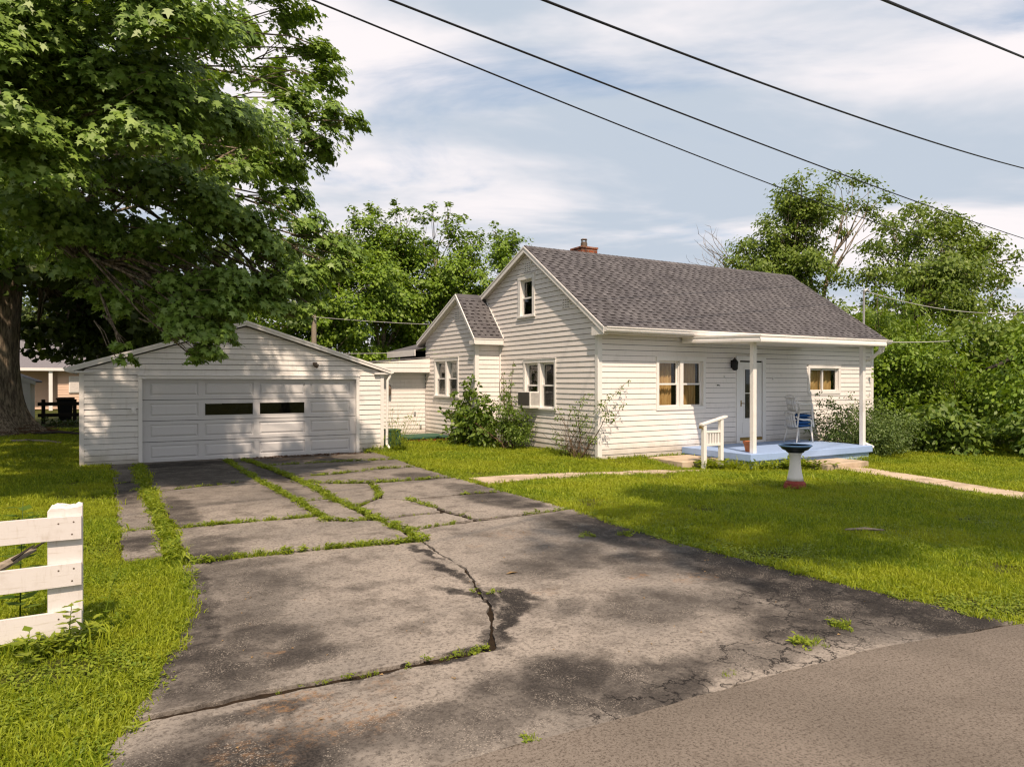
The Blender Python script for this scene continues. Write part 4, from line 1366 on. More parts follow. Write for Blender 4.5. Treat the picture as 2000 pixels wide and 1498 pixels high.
# bird bath
BX, BY = 11.10, 8.70
bz0 = gz1(BX, BY)
bb = thing('bird_bath', 'white pedestal bird bath with blue rimmed basin and red base on the lawn', 'bird bath', (BX, BY, bz0))
mb = MB(); mb.lathe([(.215, -.03), (.215, .05), (.205, .07), (.20, .09), (.19, .10), (.185, .13), (.165, .155), (.15, .175)], (BX, BY, bz0), 36); obj('base', mb, M['redpaint'], bb, smooth=False)
mb = MB(); mb.lathe([(.148, .175), (.135, .24), (.115, .34), (.10, .46), (.096, .55), (.10, .62), (.115, .665), (.13, .69)], (BX, BY, bz0), 36); obj('pedestal', mb, M['pedestal'], bb, smooth=True)
mb = MB(); mb.lathe([(.135, .69), (.155, .70), (.16, .72), (.225, .745), (.265, .79), (.275, .80)], (BX, BY, bz0), 40); ba = obj('basin', mb, M['basindark'], bb, smooth=True)
mb = MB(); mb.lathe([(.275, .80), (.292, .812), (.297, .826), (.284, .836), (.26, .826)], (BX, BY, bz0), 40); obj('rim', mb, M['basinblue'], ba, smooth=True)
mb = MB(); mb.lathe([(.261, .826), (.20, .785), (.10, .765), (.01, .762)], (BX, BY, bz0), 40); obj('bowl_inside', mb, M['redbrown'], ba, smooth=True)

# service mast at the right end of the roof
mb = MB(); mb.tube([(21.13, 13.98, 1.2), (21.13, 13.98, 4.66)], .032, 10)
mt = obj('service_mast', mb, M['galv']); tag(mt, 'grey metal service mast with weatherhead rising past the right roof edge', 'mast')
mb = MB(); mb.tube([(21.13, 13.98, 4.64), (21.14, 13.96, 4.72), (21.19, 13.93, 4.76), (21.27, 13.9, 4.70)], [.04, .055, .06, .04], 10); obj('weatherhead', mb, M['galv'], mt)

# green utility box and green turf step by the breezeway
ub = thing('utility_box', 'green metal utility box overgrown with weeds beside the garage corner', 'utility box', (6.72, 17.9, 0))
mb = MB(); mb.box(6.56, 6.90, 17.75, 18.1, -.02, .52); obj('housing', mb, M['greenbox'], ub, bev=.01)
mb = MB(); mb.box(6.54, 6.92, 17.73, 18.12, .521, .57); obj('cap', mb, M['greenbox'], ub, bev=.01)
mb = MB()
for k in range(7): mb.box(6.59 + k * .045, 6.61 + k * .045, 17.738, 17.749, .08, .46)
obj('louvre', mb, M['greenbox'], ub)
ds_ = thing('door_step', 'low green turf covered step on bricks by the breezeway', 'step', (8.5, 20.3, 0))
mb = MB(); mb.box(7.85, 9.35, 19.75, 21.0, .12, .17); obj('platform', mb, M['greendeck'], ds_)
for k in range(6):
    mb = MB(); x = 7.9 + k * .24; mb.box(x, x + .21, 19.78, 19.9, -.01, .119); obj('brick', mb, M['redpaint'], ds_)
mb = MB(); mb.box(7.9, 8.0, 19.92, 20.95, -.01, .119); obj('support', mb, M['redpaint'], ds_)

# ------------------------------------------------------------------ white board fence at the left
FY = 5.86
fn = thing('board_fence', 'white three rail board fence ending at a weathered post, left foreground', 'fence', (-.2, FY, 0))
bm = bmesh.new()
bmesh.ops.create_grid(bm, x_segments=10, y_segments=10, size=.5)
top = {}
mb = MB()
pn = 9
vs, fs = [], []
px0, px1, py0, py1 = -.318, -.108, FY + .002, FY + .19
for i in range(pn):
    for j in range(pn):
        x = px0 + (px1 - px0) * i / (pn - 1)
        y = py0 + (py1 - py0) * j / (pn - 1)
        e = max(abs(i - 4), abs(j - 4)) / 4
        z = .965 + random.uniform(-.012, .010) - (.03 if i == 0 else 0) - .03 * (random.random() < .12)
        vs.append((x + random.uniform(-.004, .004), y, z))
for i in range(pn - 1):
    for j in range(pn - 1):
        a = i * pn + j
        fs.append((a, a + pn, a + pn + 1, a + 1))
rim = [j for j in range(pn)] + [i * pn + pn - 1 for i in range(1, pn)] + [(pn - 1) * pn + j for j in range(pn - 2, -1, -1)] + [i * pn for i in range(pn - 2, 0, -1)]
k = len(vs)
vs += [(vs[r][0], vs[r][1], -.15) for r in rim]
for q in range(len(rim)):
    q2 = (q + 1) % len(rim)
    fs.append((rim[q], rim[q2], k + q2, k + q))
mb.add(vs, fs)
obj('post', mb, M['fence'], fn)
bm.free()
for (za, zb, sag) in ((.745, .905, .0), (.42, .575, -.015), (.085, .245, -.02)):
    mb = MB()
    xa, xb = -4.2, -.114
    vs, fs = [], []
    nseg = 14
    for i in range(nseg + 1):
        t = i / nseg
        x = xb + (xa - xb) * t
        z_ = sag * t + random.uniform(-.0025, .0025)
        yy = FY - .001 + random.uniform(-.001, .001)
        vs += [(x, yy - .032, za + z_), (x, yy, za + z_), (x, yy, zb + z_), (x, yy - .032, zb + z_)]
    for i in range(nseg):
        for q in range(4):
            q2 = (q + 1) % 4
            fs.append((i * 4 + q, i * 4 + q2, i * 4 + 4 + q2, i * 4 + 4 + q))
    fs += [(0, 3, 2, 1), tuple(nseg * 4 + q for q in range(4))]
    mb.add(vs, fs)
    rl_ = obj('rail', mb, M['fence'], fn)
    nb = MB()
    for (nx2, nz2) in ((-.17, .035), (-.25, .115), (-.16, .12), (-2.62, .04), (-2.68, .12)):
        nb.tube([(nx2, FY - .031, za + nz2), (nx2, FY - .0345, za + nz2)], .006, 8)
    obj('nail_head', nb, M['rust'], rl_)
mb = MB(); mb.box(-2.76, -2.55, FY + .002, FY + .19, -.15, .96); obj('post', mb, M['fence'], fn)
mb = MB(); mb.tube([(-.42, 6.35, .60), (-.62, 6.2, .52), (-1.0, 5.98, .33), (-1.5, 5.95, .12), (-1.8, 5.95, .0)], [.02, .035, .04, .045, .045], 8)
o = obj('leaning_pole', mb, M['oldwood']); tag(o, 'weathered grey pole leaning behind the white board fence', 'pole')
mb = MB()
for (a, b, r) in (((-.55, 6.22, .56), (-.42, 6.3, .64), .012), ((-.5, 6.3, .57), (-.33, 6.38, .66), .014)):
    mb.tube([a, b], [r, r * .4], 6)
obj('stub', mb, M['darkwood'], o)

# ------------------------------------------------------------------ far left: shed, dark rail fence, bin, neighbour's house
sh = thing('garden_shed', 'small white board shed with a dark roof behind the maple trunk', 'shed', (-4, 33, 0))
mb = MB(); mb.box(-6.2, -2.42, 33.0, 36.5, 0, 1.9); obj('wall', mb, M['dark'], sh)
for k in range(13):
    x = -6.2 + k * .3
    mb = MB(); zt = 1.9 + max(0, (1.9 - abs(x + .15 + 4.3)) * .42); mb.box(x, x + .285, 32.97, 32.999, .02, zt); obj('wall_board', mb, M['shedwhite'], sh)
for k in range(11):
    y = 33.0 + k * .3
    mb = MB(); mb.box(-2.419, -2.39, y, y + .285, .02, 1.88); obj('wall_board', mb, M['shedwhite'], sh)
mb = MB()
mb.hexa([(-4.3, 32.8, 2.68), (-2.15, 32.8, 1.78), (-2.15, 36.7, 1.78), (-4.3, 36.7, 2.68), (-4.3, 32.8, 2.74), (-2.15, 32.8, 1.84), (-2.15, 36.7, 1.84), (-4.3, 36.7, 2.74)])
mb.hexa([(-6.45, 32.8, 1.78), (-4.3, 32.8, 2.68), (-4.3, 36.7, 2.68), (-6.45, 36.7, 1.78), (-6.45, 32.8, 1.84), (-4.3, 32.8, 2.74), (-4.3, 36.7, 2.74), (-6.45, 36.7, 1.84)])
obj('roof', mb, M['roofgrey'], sh)
mb = MB(); mb.hexa([(-4.3, 32.76, 2.6), (-2.13, 32.76, 1.69), (-2.13, 32.79, 1.69), (-4.3, 32.79, 2.6), (-4.3, 32.76, 2.74), (-2.13, 32.76, 1.83), (-2.13, 32.79, 1.83), (-4.3, 32.79, 2.74)]); obj('rake_board', mb, M['shedwhite'], sh)

df = thing('rail_fence', 'dark brown two rail fence between the shed and the garage', 'fence', (-1, 36.5, 0))
for x in (-2.1, -.95, .2):
    mb = MB(); mb.box(x - .07, x + .07, 36.45, 36.6, -.1, 1.05); obj('post', mb, M['darkwood'], df)
for z in (.30, .78):
    mb = MB(); mb.box(-2.3, 3.5, 36.40, 36.449, z, z + .15); obj('rail', mb, M['darkwood'], df)
bn = thing('trash_bin', 'dark wheeled trash bin standing behind the brown rail fence', 'trash bin', (-1.35, 38.2, 0))
mb = MB(); mb.hexa([(-1.6, 38, .05), (-1.12, 38, .05), (-1.12, 38.5, .05), (-1.6, 38.5, .05), (-1.68, 37.95, 1.0), (-1.05, 37.95, 1.0), (-1.05, 38.55, 1.0), (-1.68, 38.55, 1.0)]); obj('body', mb, M['blackmetal'], bn)
mb = MB(); mb.box(-1.72, -1.0, 37.9, 38.6, 1.001, 1.09); obj('lid', mb, M['redbrown'], bn, bev=.03)
for x in (-1.55, -1.17):
    mb = MB(); mb.tube([(x - .03, 38.5, .1), (x + .03, 38.5, .1)], .1, 12); obj('wheel', mb, M['blackmetal'], bn)

nh = thing('neighbour_house', 'peach sided neighbouring house with grey roof beyond the dark rail fence', 'house', (3, 57, 0))
mb = MB(); mb.box(-9, 14, 54.2, 62, -.2, 2.55); obj('wall', mb, M['dark'], nh)
for k in range(16):
    z = .05 + k * .155
    mb = MB(); f = wmap('y', 54.2); a = mb
    mb.hexa([f(-9, z, 0), f(-2.3, z, 0), f(-2.3, z, .025), f(-9, z, .025), f(-9, z + .155, 0), f(-2.3, z + .155, 0), f(-2.3, z + .155, .006), f(-9, z + .155, .006)]); obj('siding_board', mb, M['peach'], nh)
    mb = MB(); f = wmap('y', 53.2)
    mb.hexa([f(-2.3, z, -.2), f(14, z, -.2), f(14, z, .025), f(-2.3, z, .025), f(-2.3, z + .155, -.2), f(14, z + .155, -.2), f(14, z + .155, .006), f(-2.3, z + .155, .006)]); obj('siding_board', mb, M['peach'], nh)
mb = MB(); mb.hexa([(-9.5, 52.7, 2.55), (14.5, 52.7, 2.55), (14.5, 58, 4.6), (-9.5, 58, 4.6), (-9.5, 52.7, 2.65), (14.5, 52.7, 2.65), (14.5, 58, 4.7), (-9.5, 58, 4.7)]); mb.hexa([(-9.5, 58, 4.6), (14.5, 58, 4.6), (14.5, 63, 2.5), (-9.5, 63, 2.5), (-9.5, 58, 4.7), (14.5, 58, 4.7), (14.5, 63, 2.6), (-9.5, 63, 2.6)]); obj('roof', mb, M['roofgrey'], nh)
mb = MB(); mb.box(-9.5, 14.5, 52.59, 52.69, 2.48, 2.66); obj('gutter', mb, M['trim'], nh)
mb = MB(); mb.box(-2.75, -2.55, 52.7, 52.9, -.1, 2.5); obj('porch_post', mb, M['trim'], nh)
mb = MB(); mb.box(-1.7, -1.0, 53.1, 53.17, 1.1, 2.15); nw = obj('window', mb, M['trim'], nh)
mb = MB(); mb.box(-1.63, -1.07, 53.085, 53.099, 1.16, 2.09); obj('pane', mb, M['hoar'], nw)

# ------------------------------------------------------------------ pole and wires
up = thing('utility_pole', 'pale wooden utility pole rising behind the garage roof', 'utility pole', (8.0, 30.8, 0))
mb = MB(); mb.tube([(8.0, 30.8, 0), (8.0, 30.8, 4.9)], [.125, .105], 12); obj('pole', mb, M['oldwood'], up)
mb = MB(); mb.tube([(8.0, 30.8, 4.9), (8.0, 30.8, 4.93)], [.11, .07], 12); mb.tube([(8.0, 30.68, 4.5), (8.0, 30.6, 4.5)], .04, 8); obj('cap', mb, M['galv'], up)


def wire(name, label, cat, a, b, sag, r, mat, group=None, n=44, ext=(0.0, 1.0)):
    """cable through a and b, sagging between them and running on past both by ext"""
    a, b = Vector(a), Vector(b)
    pts = []
    for i in range(n + 1):
        t = ext[0] + (ext[1] - ext[0]) * i / n
        p = a.lerp(b, t)
        p.z -= sag * 4 * t * (1 - t)
        pts.append(p)
    tag(obj(name, MB().tube(pts, r, 6), mat, smooth=True, normals=False), label, cat, group)
wire('power_line', 'thin black overhead cable, lowest of the four, sagging down towards the right hand trees', 'power line', (2.56, 10.08, 7.22), (44.42, 20.46, 8.40), 0.34, 0.014, M['wire'], 'overhead cables', 44, (-0.25, 1.15))
wire('power_line', 'black overhead cable second from the bottom, meeting the right edge beside the tree top', 'power line', (3.33, 9.05, 6.95), (37.16, 16.58, 8.45), 0.12, 0.016, M['wire'], 'overhead cables', 44, (-0.25, 1.3))
wire('power_line', 'black overhead cable third from the bottom, crossing the open sky well above the roof', 'power line', (4.83, 7.60, 6.68), (24.78, 11.05, 8.42), 0.15, 0.017, M['wire'], 'overhead cables', 44, (-0.4, 1.5))
wire('power_line', 'thick black overhead cable across the top right corner, highest of the four', 'power line', (8.10, 5.13, 6.41), (14.64, 6.53, 7.75), 0.0, 0.018, M['wire'], 'overhead cables', 44, (-1.0, 3.0))
wire('service_wire', 'pale service wire running right from the corner of the canopy', 'wire', (17.7, 11.2, 2.86), (40, 16.8, 4.6), .25, .014, M['greycable'])
wire('service_wire', 'grey service wire from the weatherhead into the right hand trees', 'wire', (21.25, 13.9, 4.68), (38, 15.5, 5.3), .5, .014, M['greycable'])
wire('service_wire', 'thin pale wire from the garage roof edge to the rear wing', 'wire', (6.0, 22, 2.7), (9.04, 22.0, 2.8), .02, .009, M['greycable'])
wire('service_wire', 'thin dark wire from the utility pole across the middle trees', 'wire', (8.0, 30.7, 4.6), (26, 30, 5.3), .4, .012, M['greycable'])

# ================================================================== vegetation
LEAF_MAPLE = np.array([(0, 0, 0), (.45, .08, -.10), (.22, .30, -.03), (.52, .50, -.13), (.16, .58, -.02), (0, 1.0, -.12), (-.16, .58, -.02), (-.52, .50, -.13), (-.22, .30, -.03), (-.45, .08, -.10)], float)
LEAF_OVAL = np.array([(0, 0, 0), (.27, .33, -.07), (.20, .70, -.07), (0, 1.0, -.06), (-.20, .70, -.07), (-.27, .33, -.07)], float)
LEAF_LANCE = np.array([(0, 0, 0), (.11, .35, -.03), (0, 1.0, -.18), (-.11, .35, -.03)], float)
LEAF_QUAD = np.array([(0, 0, 0), (.33, .45, -.1), (0, 1.0, -.03), (-.33, .45, -.1)], float)
LEAF_TRI = np.array([(0, 0, 0), (.38, .2, -.06), (.30, .62, -.08), (0, 1.0, 0), (-.30, .62, -.08), (-.38, .2, -.06)], float)


def leaf_mesh(name, C, Nn, size, template, mat, parent, dirs=None, sizevar=.3):
    """one mesh of real leaf faces: C centres, Nn leaf normals"""
    n = len(C)
    Nn = Nn / (np.linalg.norm(Nn, axis=1, keepdims=True) + 1e-9)
    r = rng.normal(size=(n, 3)) if dirs is None else dirs + rng.normal(size=(n, 3)) * .35
    V = r - Nn * (r * Nn).sum(1, keepdims=True)
    V /= np.linalg.norm(V, axis=1, keepdims=True) + 1e-9
    U = np.cross(V, Nn)
    S = size * (1 - sizevar + 2 * sizevar * rng.random((n, 1)))
    K = len(template)
    T = template - np.array([0, .4, 0])
    verts = (C[:, None, :] + S[:, None, :] * (T[None, :, 0:1] * U[:, None, :] + T[None, :, 1:2] * V[:, None, :] + T[None, :, 2:3] * Nn[:, None, :]))
    verts = verts.reshape(-1, 3)
    if parent is not None:
        L = root_loc(parent)
        verts = verts - np.array(L)
    me = bpy.data.meshes.new(name)
    me.vertices.add(n * K)
    me.vertices.foreach_set('co', verts.astype(np.float32).ravel())
    me.loops.add(n * K)
    me.loops.foreach_set('vertex_index', np.arange(n * K, dtype=np.int32))
    me.polygons.add(n)
    me.polygons.foreach_set('loop_start', np.arange(0, n * K, K, dtype=np.int32))
    me.polygons.foreach_set('loop_total', np.full(n, K, dtype=np.int32))
    me.materials.append(mat)
    me.update(calc_edges=True)
    at = me.attributes.new('tint', 'FLOAT', 'FACE')
    at.data.foreach_set('value', np.clip(rng.normal(.45, .22, n), 0, 1).astype(np.float32))
    o = bpy.data.objects.new(name, me)
    COL.objects.link(o)
    o.parent = parent
    return o


def spray(boughs, per, flat=.5, up=.8, out=.5, jit=.5, droop=.12, subs=9, spread=.26):
    """leaf positions and normals in small groups at twig tips inside each bough"""
    Cs, Ns, Ds = [], [], []
    for (x, y, z, r) in boughs:
        k = max(5, int(per * r * r))
        ns = max(4, int(subs * (.5 + r)))
        d = rng.normal(size=(ns, 3))
        d /= np.linalg.norm(d, axis=1, keepdims=True)
        rad = r * rng.random((ns, 1)) ** .45
        tips = d * rad * np.array([1, 1, flat])
        idx = rng.integers(0, ns, k)
        off = rng.normal(size=(k, 3)) * spread * r * np.array([1, 1, .55])
        p = tips[idx] + off
        rr = (p[:, 0] ** 2 + p[:, 1] ** 2) / r
        p[:, 2] -= droop * rr
        outd = p / (np.linalg.norm(p, axis=1, keepdims=True) + .05)
        nrm = outd * out + np.array([0, 0, up]) + rng.normal(size=(k, 3)) * jit
        Cs.append(p + np.array([x, y, z]))
        Ns.append(nrm)
        Ds.append(outd * np.array([1, 1, .2]) + np.array([0, 0, -.5]))
    return np.concatenate(Cs), np.concatenate(Ns), np.concatenate(Ds)


def limb(mb, a, b, r0, r1, bend=.12, n=8, seg=7, up=.0):
    a, b = Vector(a), Vector(b)
    L = (b - a).length
    k1 = Vector((random.uniform(-1, 1), random.uniform(-1, 1), random.uniform(-.3, 1))) * L * bend
    k2 = Vector((random.uniform(-1, 1), random.uniform(-1, 1), random.uniform(-.3, .6))) * L * bend * .5
    pts, rad = [], []
    for i in range(seg + 1):
        t = i / seg
        p = a.lerp(b, t) + k1 * math.sin(math.pi * t) + k2 * math.sin(2 * math.pi * t)
        p.z += up * L * math.sin(math.pi * t)
        pts.append(p)
        rad.append(r0 + (r1 - r0) * t ** .8)
    mb.tube(pts, rad, n)
    return pts


def tree(name, label, cat, base, fork_z, trunk_r, boughs, mats, per, leaf, size, hubs=7, group=None, flat=.5, up=.8, out=.5, jit=.5, trunk_mb=None, droop=.12, subs=9, lean=(0, 0), spread=.26, twig_r=.03, outw=.55, limb_k=1.0):
    t = thing(name, label, cat, base, 0, group)
    B = np.array(boughs)
    bx, by, bzz = base
    mb = MB() if trunk_mb is None else trunk_mb
    fork = Vector((bx + lean[0], by + lean[1], bzz + fork_z))
    if trunk_mb is None:
        pts = [Vector((bx, by, bzz - .1)), Vector((bx, by, bzz + .12)), Vector((bx, by, bzz + .4)), Vector((bx, by, bzz)).lerp(fork, .55) + Vector((random.uniform(-.1, .1), random.uniform(-.1, .1), 0)), fork]
        mb.tube(pts, [trunk_r * 1.7, trunk_r * 1.35, trunk_r * 1.08, trunk_r * .95, trunk_r * .85], 12)
    # hubs by simple k-means
    k = min(hubs, len(B))
    Hc = B[rng.choice(len(B), k, replace=False), :3]
    for _ in range(6):
        d = ((B[:, None, :3] - Hc[None]) ** 2).sum(2)
        lab = d.argmin(1)
        for j in range(k):
            if (lab == j).any():
                Hc[j] = B[lab == j, :3].mean(0)
    br = MB()
    for j in range(k):
        if not (lab == j).any():
            continue
        h = Vector(Hc[j])
        h = fork.lerp(h, .78)
        pts = limb(br, fork - Vector((0, 0, trunk_r * .6)), h, trunk_r * .55 * limb_k, trunk_r * .16 * limb_k, .08, 8, 8, .04)
        for b in B[lab == j]:
            st = pts[random.randint(4, 8)]
            limb(br, st, b[:3], trunk_r * .14 * limb_k + .005, twig_r * .35, .1, 5, 5, .03)
            for _ in range(2):
                e = Vector(b[:3]) + Vector((random.gauss(0, 1), random.gauss(0, 1), random.gauss(0, .4))) * b[3] * .5
                limb(br, Vector(st).lerp(Vector(b[:3]), .75), e, twig_r * .5, twig_r * .15, .08, 4, 3)
    obj('trunk', mb, mats[0], t, smooth=True, normals=False)
    obj('branches', br, mats[0], t, smooth=True, normals=False)
    C, Nn, D = spray(boughs, per, flat, up, out, jit, droop, subs, spread)
    # leaves also turn outwards from the crown, towards the open light
    mid = B[:, :3].mean(0)
    ow = C - mid
    Nn = Nn + outw * ow / (np.linalg.norm(ow, axis=1, keepdims=True) + .1)
    leaf_mesh('crown', C, Nn, size, leaf, mats[1], t, D)
    return t


def ell(n, c, rad, r, seed, shell=.55, zmin=None, rv=.35):
    """bough centres spread through an ellipsoid, thicker towards its surface"""
    q = np.random.default_rng(seed)
    o = []
    while len(o) < n:
        d = q.normal(size=3)
        d /= np.linalg.norm(d)
        rr = shell + (1 - shell) * q.random() ** .6 if q.random() < .75 else q.random() * shell
        p = np.array(c) + d * np.array(rad) * rr
        if zmin is not None and p[2] < zmin:
            continue
        o.append((p[0], p[1], p[2], r * (1 - rv + 2 * rv * q.random())))
    return o


# --- near maple whose crown hangs over the drive and garage
MAPLE = [(3.1,14.4,9.2,0.75), (3.5,14.2,8.4,0.50), (3.8,14.0,8.4,0.50), (3.9,13.9,7.8,0.55), (3.4,13.6,7.2,0.70), (3.9,13.3,6.9,0.50), (4.2,13.2,6.8,0.32),
(3.6,13.5,6.5,0.60), (3.7,13.4,6.2,0.45), (3.3,13.7,5.9,0.50), (3.1,13.8,5.3,0.60), (3.3,13.1,4.7,0.55), (3.7,12.9,4.4,0.55), (3.9,12.7,4.2,0.35),
(3.5,13.0,4.0,0.50), (3.3,13.1,3.5,0.45), (3.2,13.2,3.1,0.30), (2.8,12.8,3.7,0.55), (2.5,13.0,4.3,0.70), (2.1,12.6,4.6,0.80), (1.8,12.9,4.8,0.90),
(1.2,13.2,5.1,0.90), (0.7,13.5,5.4,0.80), (2.1,12.6,3.4,0.50), (1.8,12.9,3.1,0.45), (1.5,13.0,2.8,0.40), (1.5,13.0,2.4,0.32), (1.7,12.9,2.3,0.20),
(1.4,13.1,2.9,0.40), (1.1,13.2,3.2,0.40), (0.3,12.6,2.2,0.20), (0.3,12.5,2.4,0.18), (2.1,13.2,5.5,0.60), (2.8,13.4,6.0,0.60), (-0.5,13.6,4.4,0.90),
(-0.9,13.3,4.6,0.80), (0.0,13.9,4.6,0.80), (-1.0,12.7,5.4,0.80), (-0.5,13.0,5.8,0.80), (-0.0,13.3,6.1,0.80), (-0.9,13.3,6.7,0.80),
(-0.3,13.4,7.1,0.90), (0.6,13.5,7.8,0.90), (1.4,13.6,8.2,0.90), (0.4,13.6,6.7,0.80), (1.1,13.8,4.1,0.60), (0.4,14.2,3.7,0.50), (-0.3,14.1,3.8,0.60),
(-6.9,20.1,10.0,0.77), (-0.7,18.4,4.7,0.91), (1.8,13.0,11.9,0.80), (-3.8,16.6,5.7,0.98), (-0.5,18.1,13.4,0.78), (-2.1,20.7,6.1,0.87),
(-2.6,15.6,6.4,0.95), (-1.2,16.3,5.3,1.03), (-1.0,17.5,9.8,1.09), (-4.8,16.1,13.3,1.06), (-4.9,24.4,6.4,0.81), (-5.3,18.0,13.3,0.94),
(-0.8,13.2,11.3,0.92), (0.2,18.3,11.5,1.02), (2.3,15.0,6.5,0.91), (-5.4,16.5,7.5,0.78), (-5.3,16.0,10.3,1.10), (-3.3,15.8,10.9,1.09),
(-1.9,14.8,14.0,0.89), (-8.2,22.4,4.6,0.81), (-6.4,21.4,7.3,1.06), (1.8,18.5,7.1,0.84), (-1.5,13.9,10.4,0.76), (-4.7,17.3,13.1,0.83),
(-0.8,21.0,5.9,0.94), (-0.2,20.1,5.7,1.05), (-5.3,24.8,8.0,0.91), (-3.8,21.6,5.0,0.82), (-3.3,15.8,8.8,0.76), (-1.8,17.8,4.7,1.10),
(-4.2,16.3,10.3,1.11), (-4.2,20.5,12.3,1.11), (-3.2,19.2,5.1,0.96), (-1.5,18.4,13.9,0.97), (-2.4,21.1,11.5,1.11), (-2.9,19.1,9.6,0.95),
(0.2,17.5,12.1,0.94), (3.9,18.6,9.6,1.13), (-1.7,15.5,11.7,0.88), (-0.5,13.6,8.9,1.14), (-6.8,21.9,5.2,1.03), (-5.8,18.3,9.6,0.79),
(-8.4,22.7,7.9,0.83), (-2.0,14.9,4.2,1.08), (2.0,17.4,8.6,0.91), (-6.5,18.9,6.9,0.82), (-0.1,15.0,12.7,0.87), (-3.3,14.7,10.3,0.90),
(-2.1,15.8,9.7,0.95), (-6.5,17.3,11.9,0.91), (-5.6,20.9,10.1,1.05), (-0.3,21.0,9.3,0.91), (-7.0,22.8,8.4,0.77), (2.1,17.3,5.7,1.04),
(-2.5,21.6,7.0,1.08), (-1.3,19.8,5.8,1.03), (-1.6,19.4,9.8,1.02), (0.9,17.2,11.3,1.01), (-2.2,18.5,12.8,1.02), (1.2,18.0,10.1,0.78),
(-3.4,14.8,8.0,0.77), (-5.6,22.4,9.4,1.02), (-4.7,19.7,10.8,0.94), (-5.8,17.9,4.8,1.14), (-3.4,23.6,7.7,0.93), (-4.7,16.7,8.4,0.96),
(-1.7,13.8,13.9,0.95), (-7.7,23.8,5.3,1.11), (-4.5,19.0,12.4,1.15), (-1.1,17.3,12.8,0.86), (-4.2,17.5,4.4,0.86), (2.0,20.0,10.9,1.13),
(-2.3,16.8,12.2,1.05), (-2.9,15.9,13.5,0.83), (2.4,13.4,9.8,1.11), (0.8,16.1,12.0,0.96), (-5.2,19.8,12.4,1.13), (-1.9,13.8,7.8,0.91),
(3.7,18.5,7.3,1.14), (-4.3,16.7,14.2,0.96), (0.1,19.4,5.0,1.01), (-4.1,15.2,7.7,0.87), (-2.9,20.4,4.6,1.10), (0.6,14.2,9.7,1.14),
(-5.0,18.4,6.8,1.13), (-1.9,15.9,13.7,0.92), (-4.2,23.4,6.1,1.04), (-3.4,17.7,12.1,0.82), (-4.7,23.0,7.3,0.92), (-7.2,20.4,10.9,1.12),
(-6.6,18.9,4.6,1.05), (3.2,14.4,4.4,0.85), (-6.9,23.6,7.4,1.08), (1.1,15.1,8.9,0.88), (2.2,13.9,3.7,0.78), (-0.8,20.1,9.5,1.09), (-4.4,18.7,9.6,1.05),
(2.0,13.9,10.7,1.06), (-0.9,15.2,8.3,0.90), (-5.1,17.6,12.0,1.07), (-3.8,20.8,11.1,0.79), (-6.0,20.0,8.0,0.86), (2.1,14.8,3.7,0.83),
(0.5,12.5,11.9,1.11), (-3.0,18.2,6.3,1.10), (-2.0,14.0,12.5,0.97), (-7.3,20.5,4.7,1.11), (-0.6,14.5,5.6,1.06), (-3.2,18.1,10.4,0.80),
(-6.5,24.8,9.2,0.77), (-1.4,16.4,8.6,0.92), (-1.3,19.6,13.2,0.93), (-3.0,15.7,4.0,1.09), (-2.8,22.8,5.1,0.82), (1.0,12.7,4.2,0.89),
(-1.8,15.7,4.5,0.86), (-1.8,21.9,11.7,0.79), (-3.1,17.0,6.2,1.15), (-6.8,19.0,5.9,1.01), (-0.1,12.8,10.7,0.76), (-6.3,20.4,9.2,0.96),
(-4.0,15.5,4.4,0.96), (-2.6,14.8,12.0,1.06), (-2.5,21.7,10.3,0.82), (2.9,17.6,7.6,0.75), (2.0,15.9,7.5,1.05), (1.0,19.9,9.5,1.03),
(3.1,17.3,10.0,1.02), (2.4,19.3,9.5,0.92), (-3.1,14.8,12.8,0.77)]
# foremost boughs of the same crown, reaching out over the drive
MAPLE = [(x, y, z, r * (.78 if i >= 48 else 1.0)) for i, (x, y, z, r) in enumerate(MAPLE)]
MAPLE += [(x, y, z, .85) for x, y, z, _ in ell(52, (-0.9, 11.2, 6.4), (3.1, 1.7, 1.8), 1.1, 77, .25)]
MAPLE += [(1.14, 12.98, 3.42, 0.60), (1.48, 12.55, 3.06, 0.60), (1.26, 12.57, 2.71, 0.45), (1.58, 12.38, 2.59, 0.40), (1.49, 12.32, 2.29, 0.30), (1.84, 12.58, 3.08, 0.50), (0.77, 13.20, 3.20, 0.50), (2.32, 12.76, 3.21, 0.50), (2.82, 12.70, 3.18, 0.45), (3.24, 12.58, 3.15, 0.30), (2.67, 12.79, 3.50, 0.60), (3.18, 12.72, 3.66, 0.50), (3.63, 12.69, 3.92, 0.50), (1.91, 12.77, 3.53, 0.70), (1.32, 12.42, 2.21, 0.18), (1.70, 12.43, 2.72, 0.35), (0.40, 13.41, 3.08, 0.40), (0.04, 13.62, 3.33, 0.50), (3.06, 12.56, 2.87, 0.25), (1.05, 12.81, 2.89, 0.40)]
tree('maple_tree', 'big maple whose sunlit crown overhangs the drive and garage roof, upper left', 'tree', (-3.9, 16.2, 0), 5.6, .42, MAPLE, (M['bark'], M['maple']), 1250, LEAF_MAPLE, .118, 11, 'maples at the left', .38, 1.0, .55, .34, None, .2, 13, (0, 0), .17, limb_k=.5)

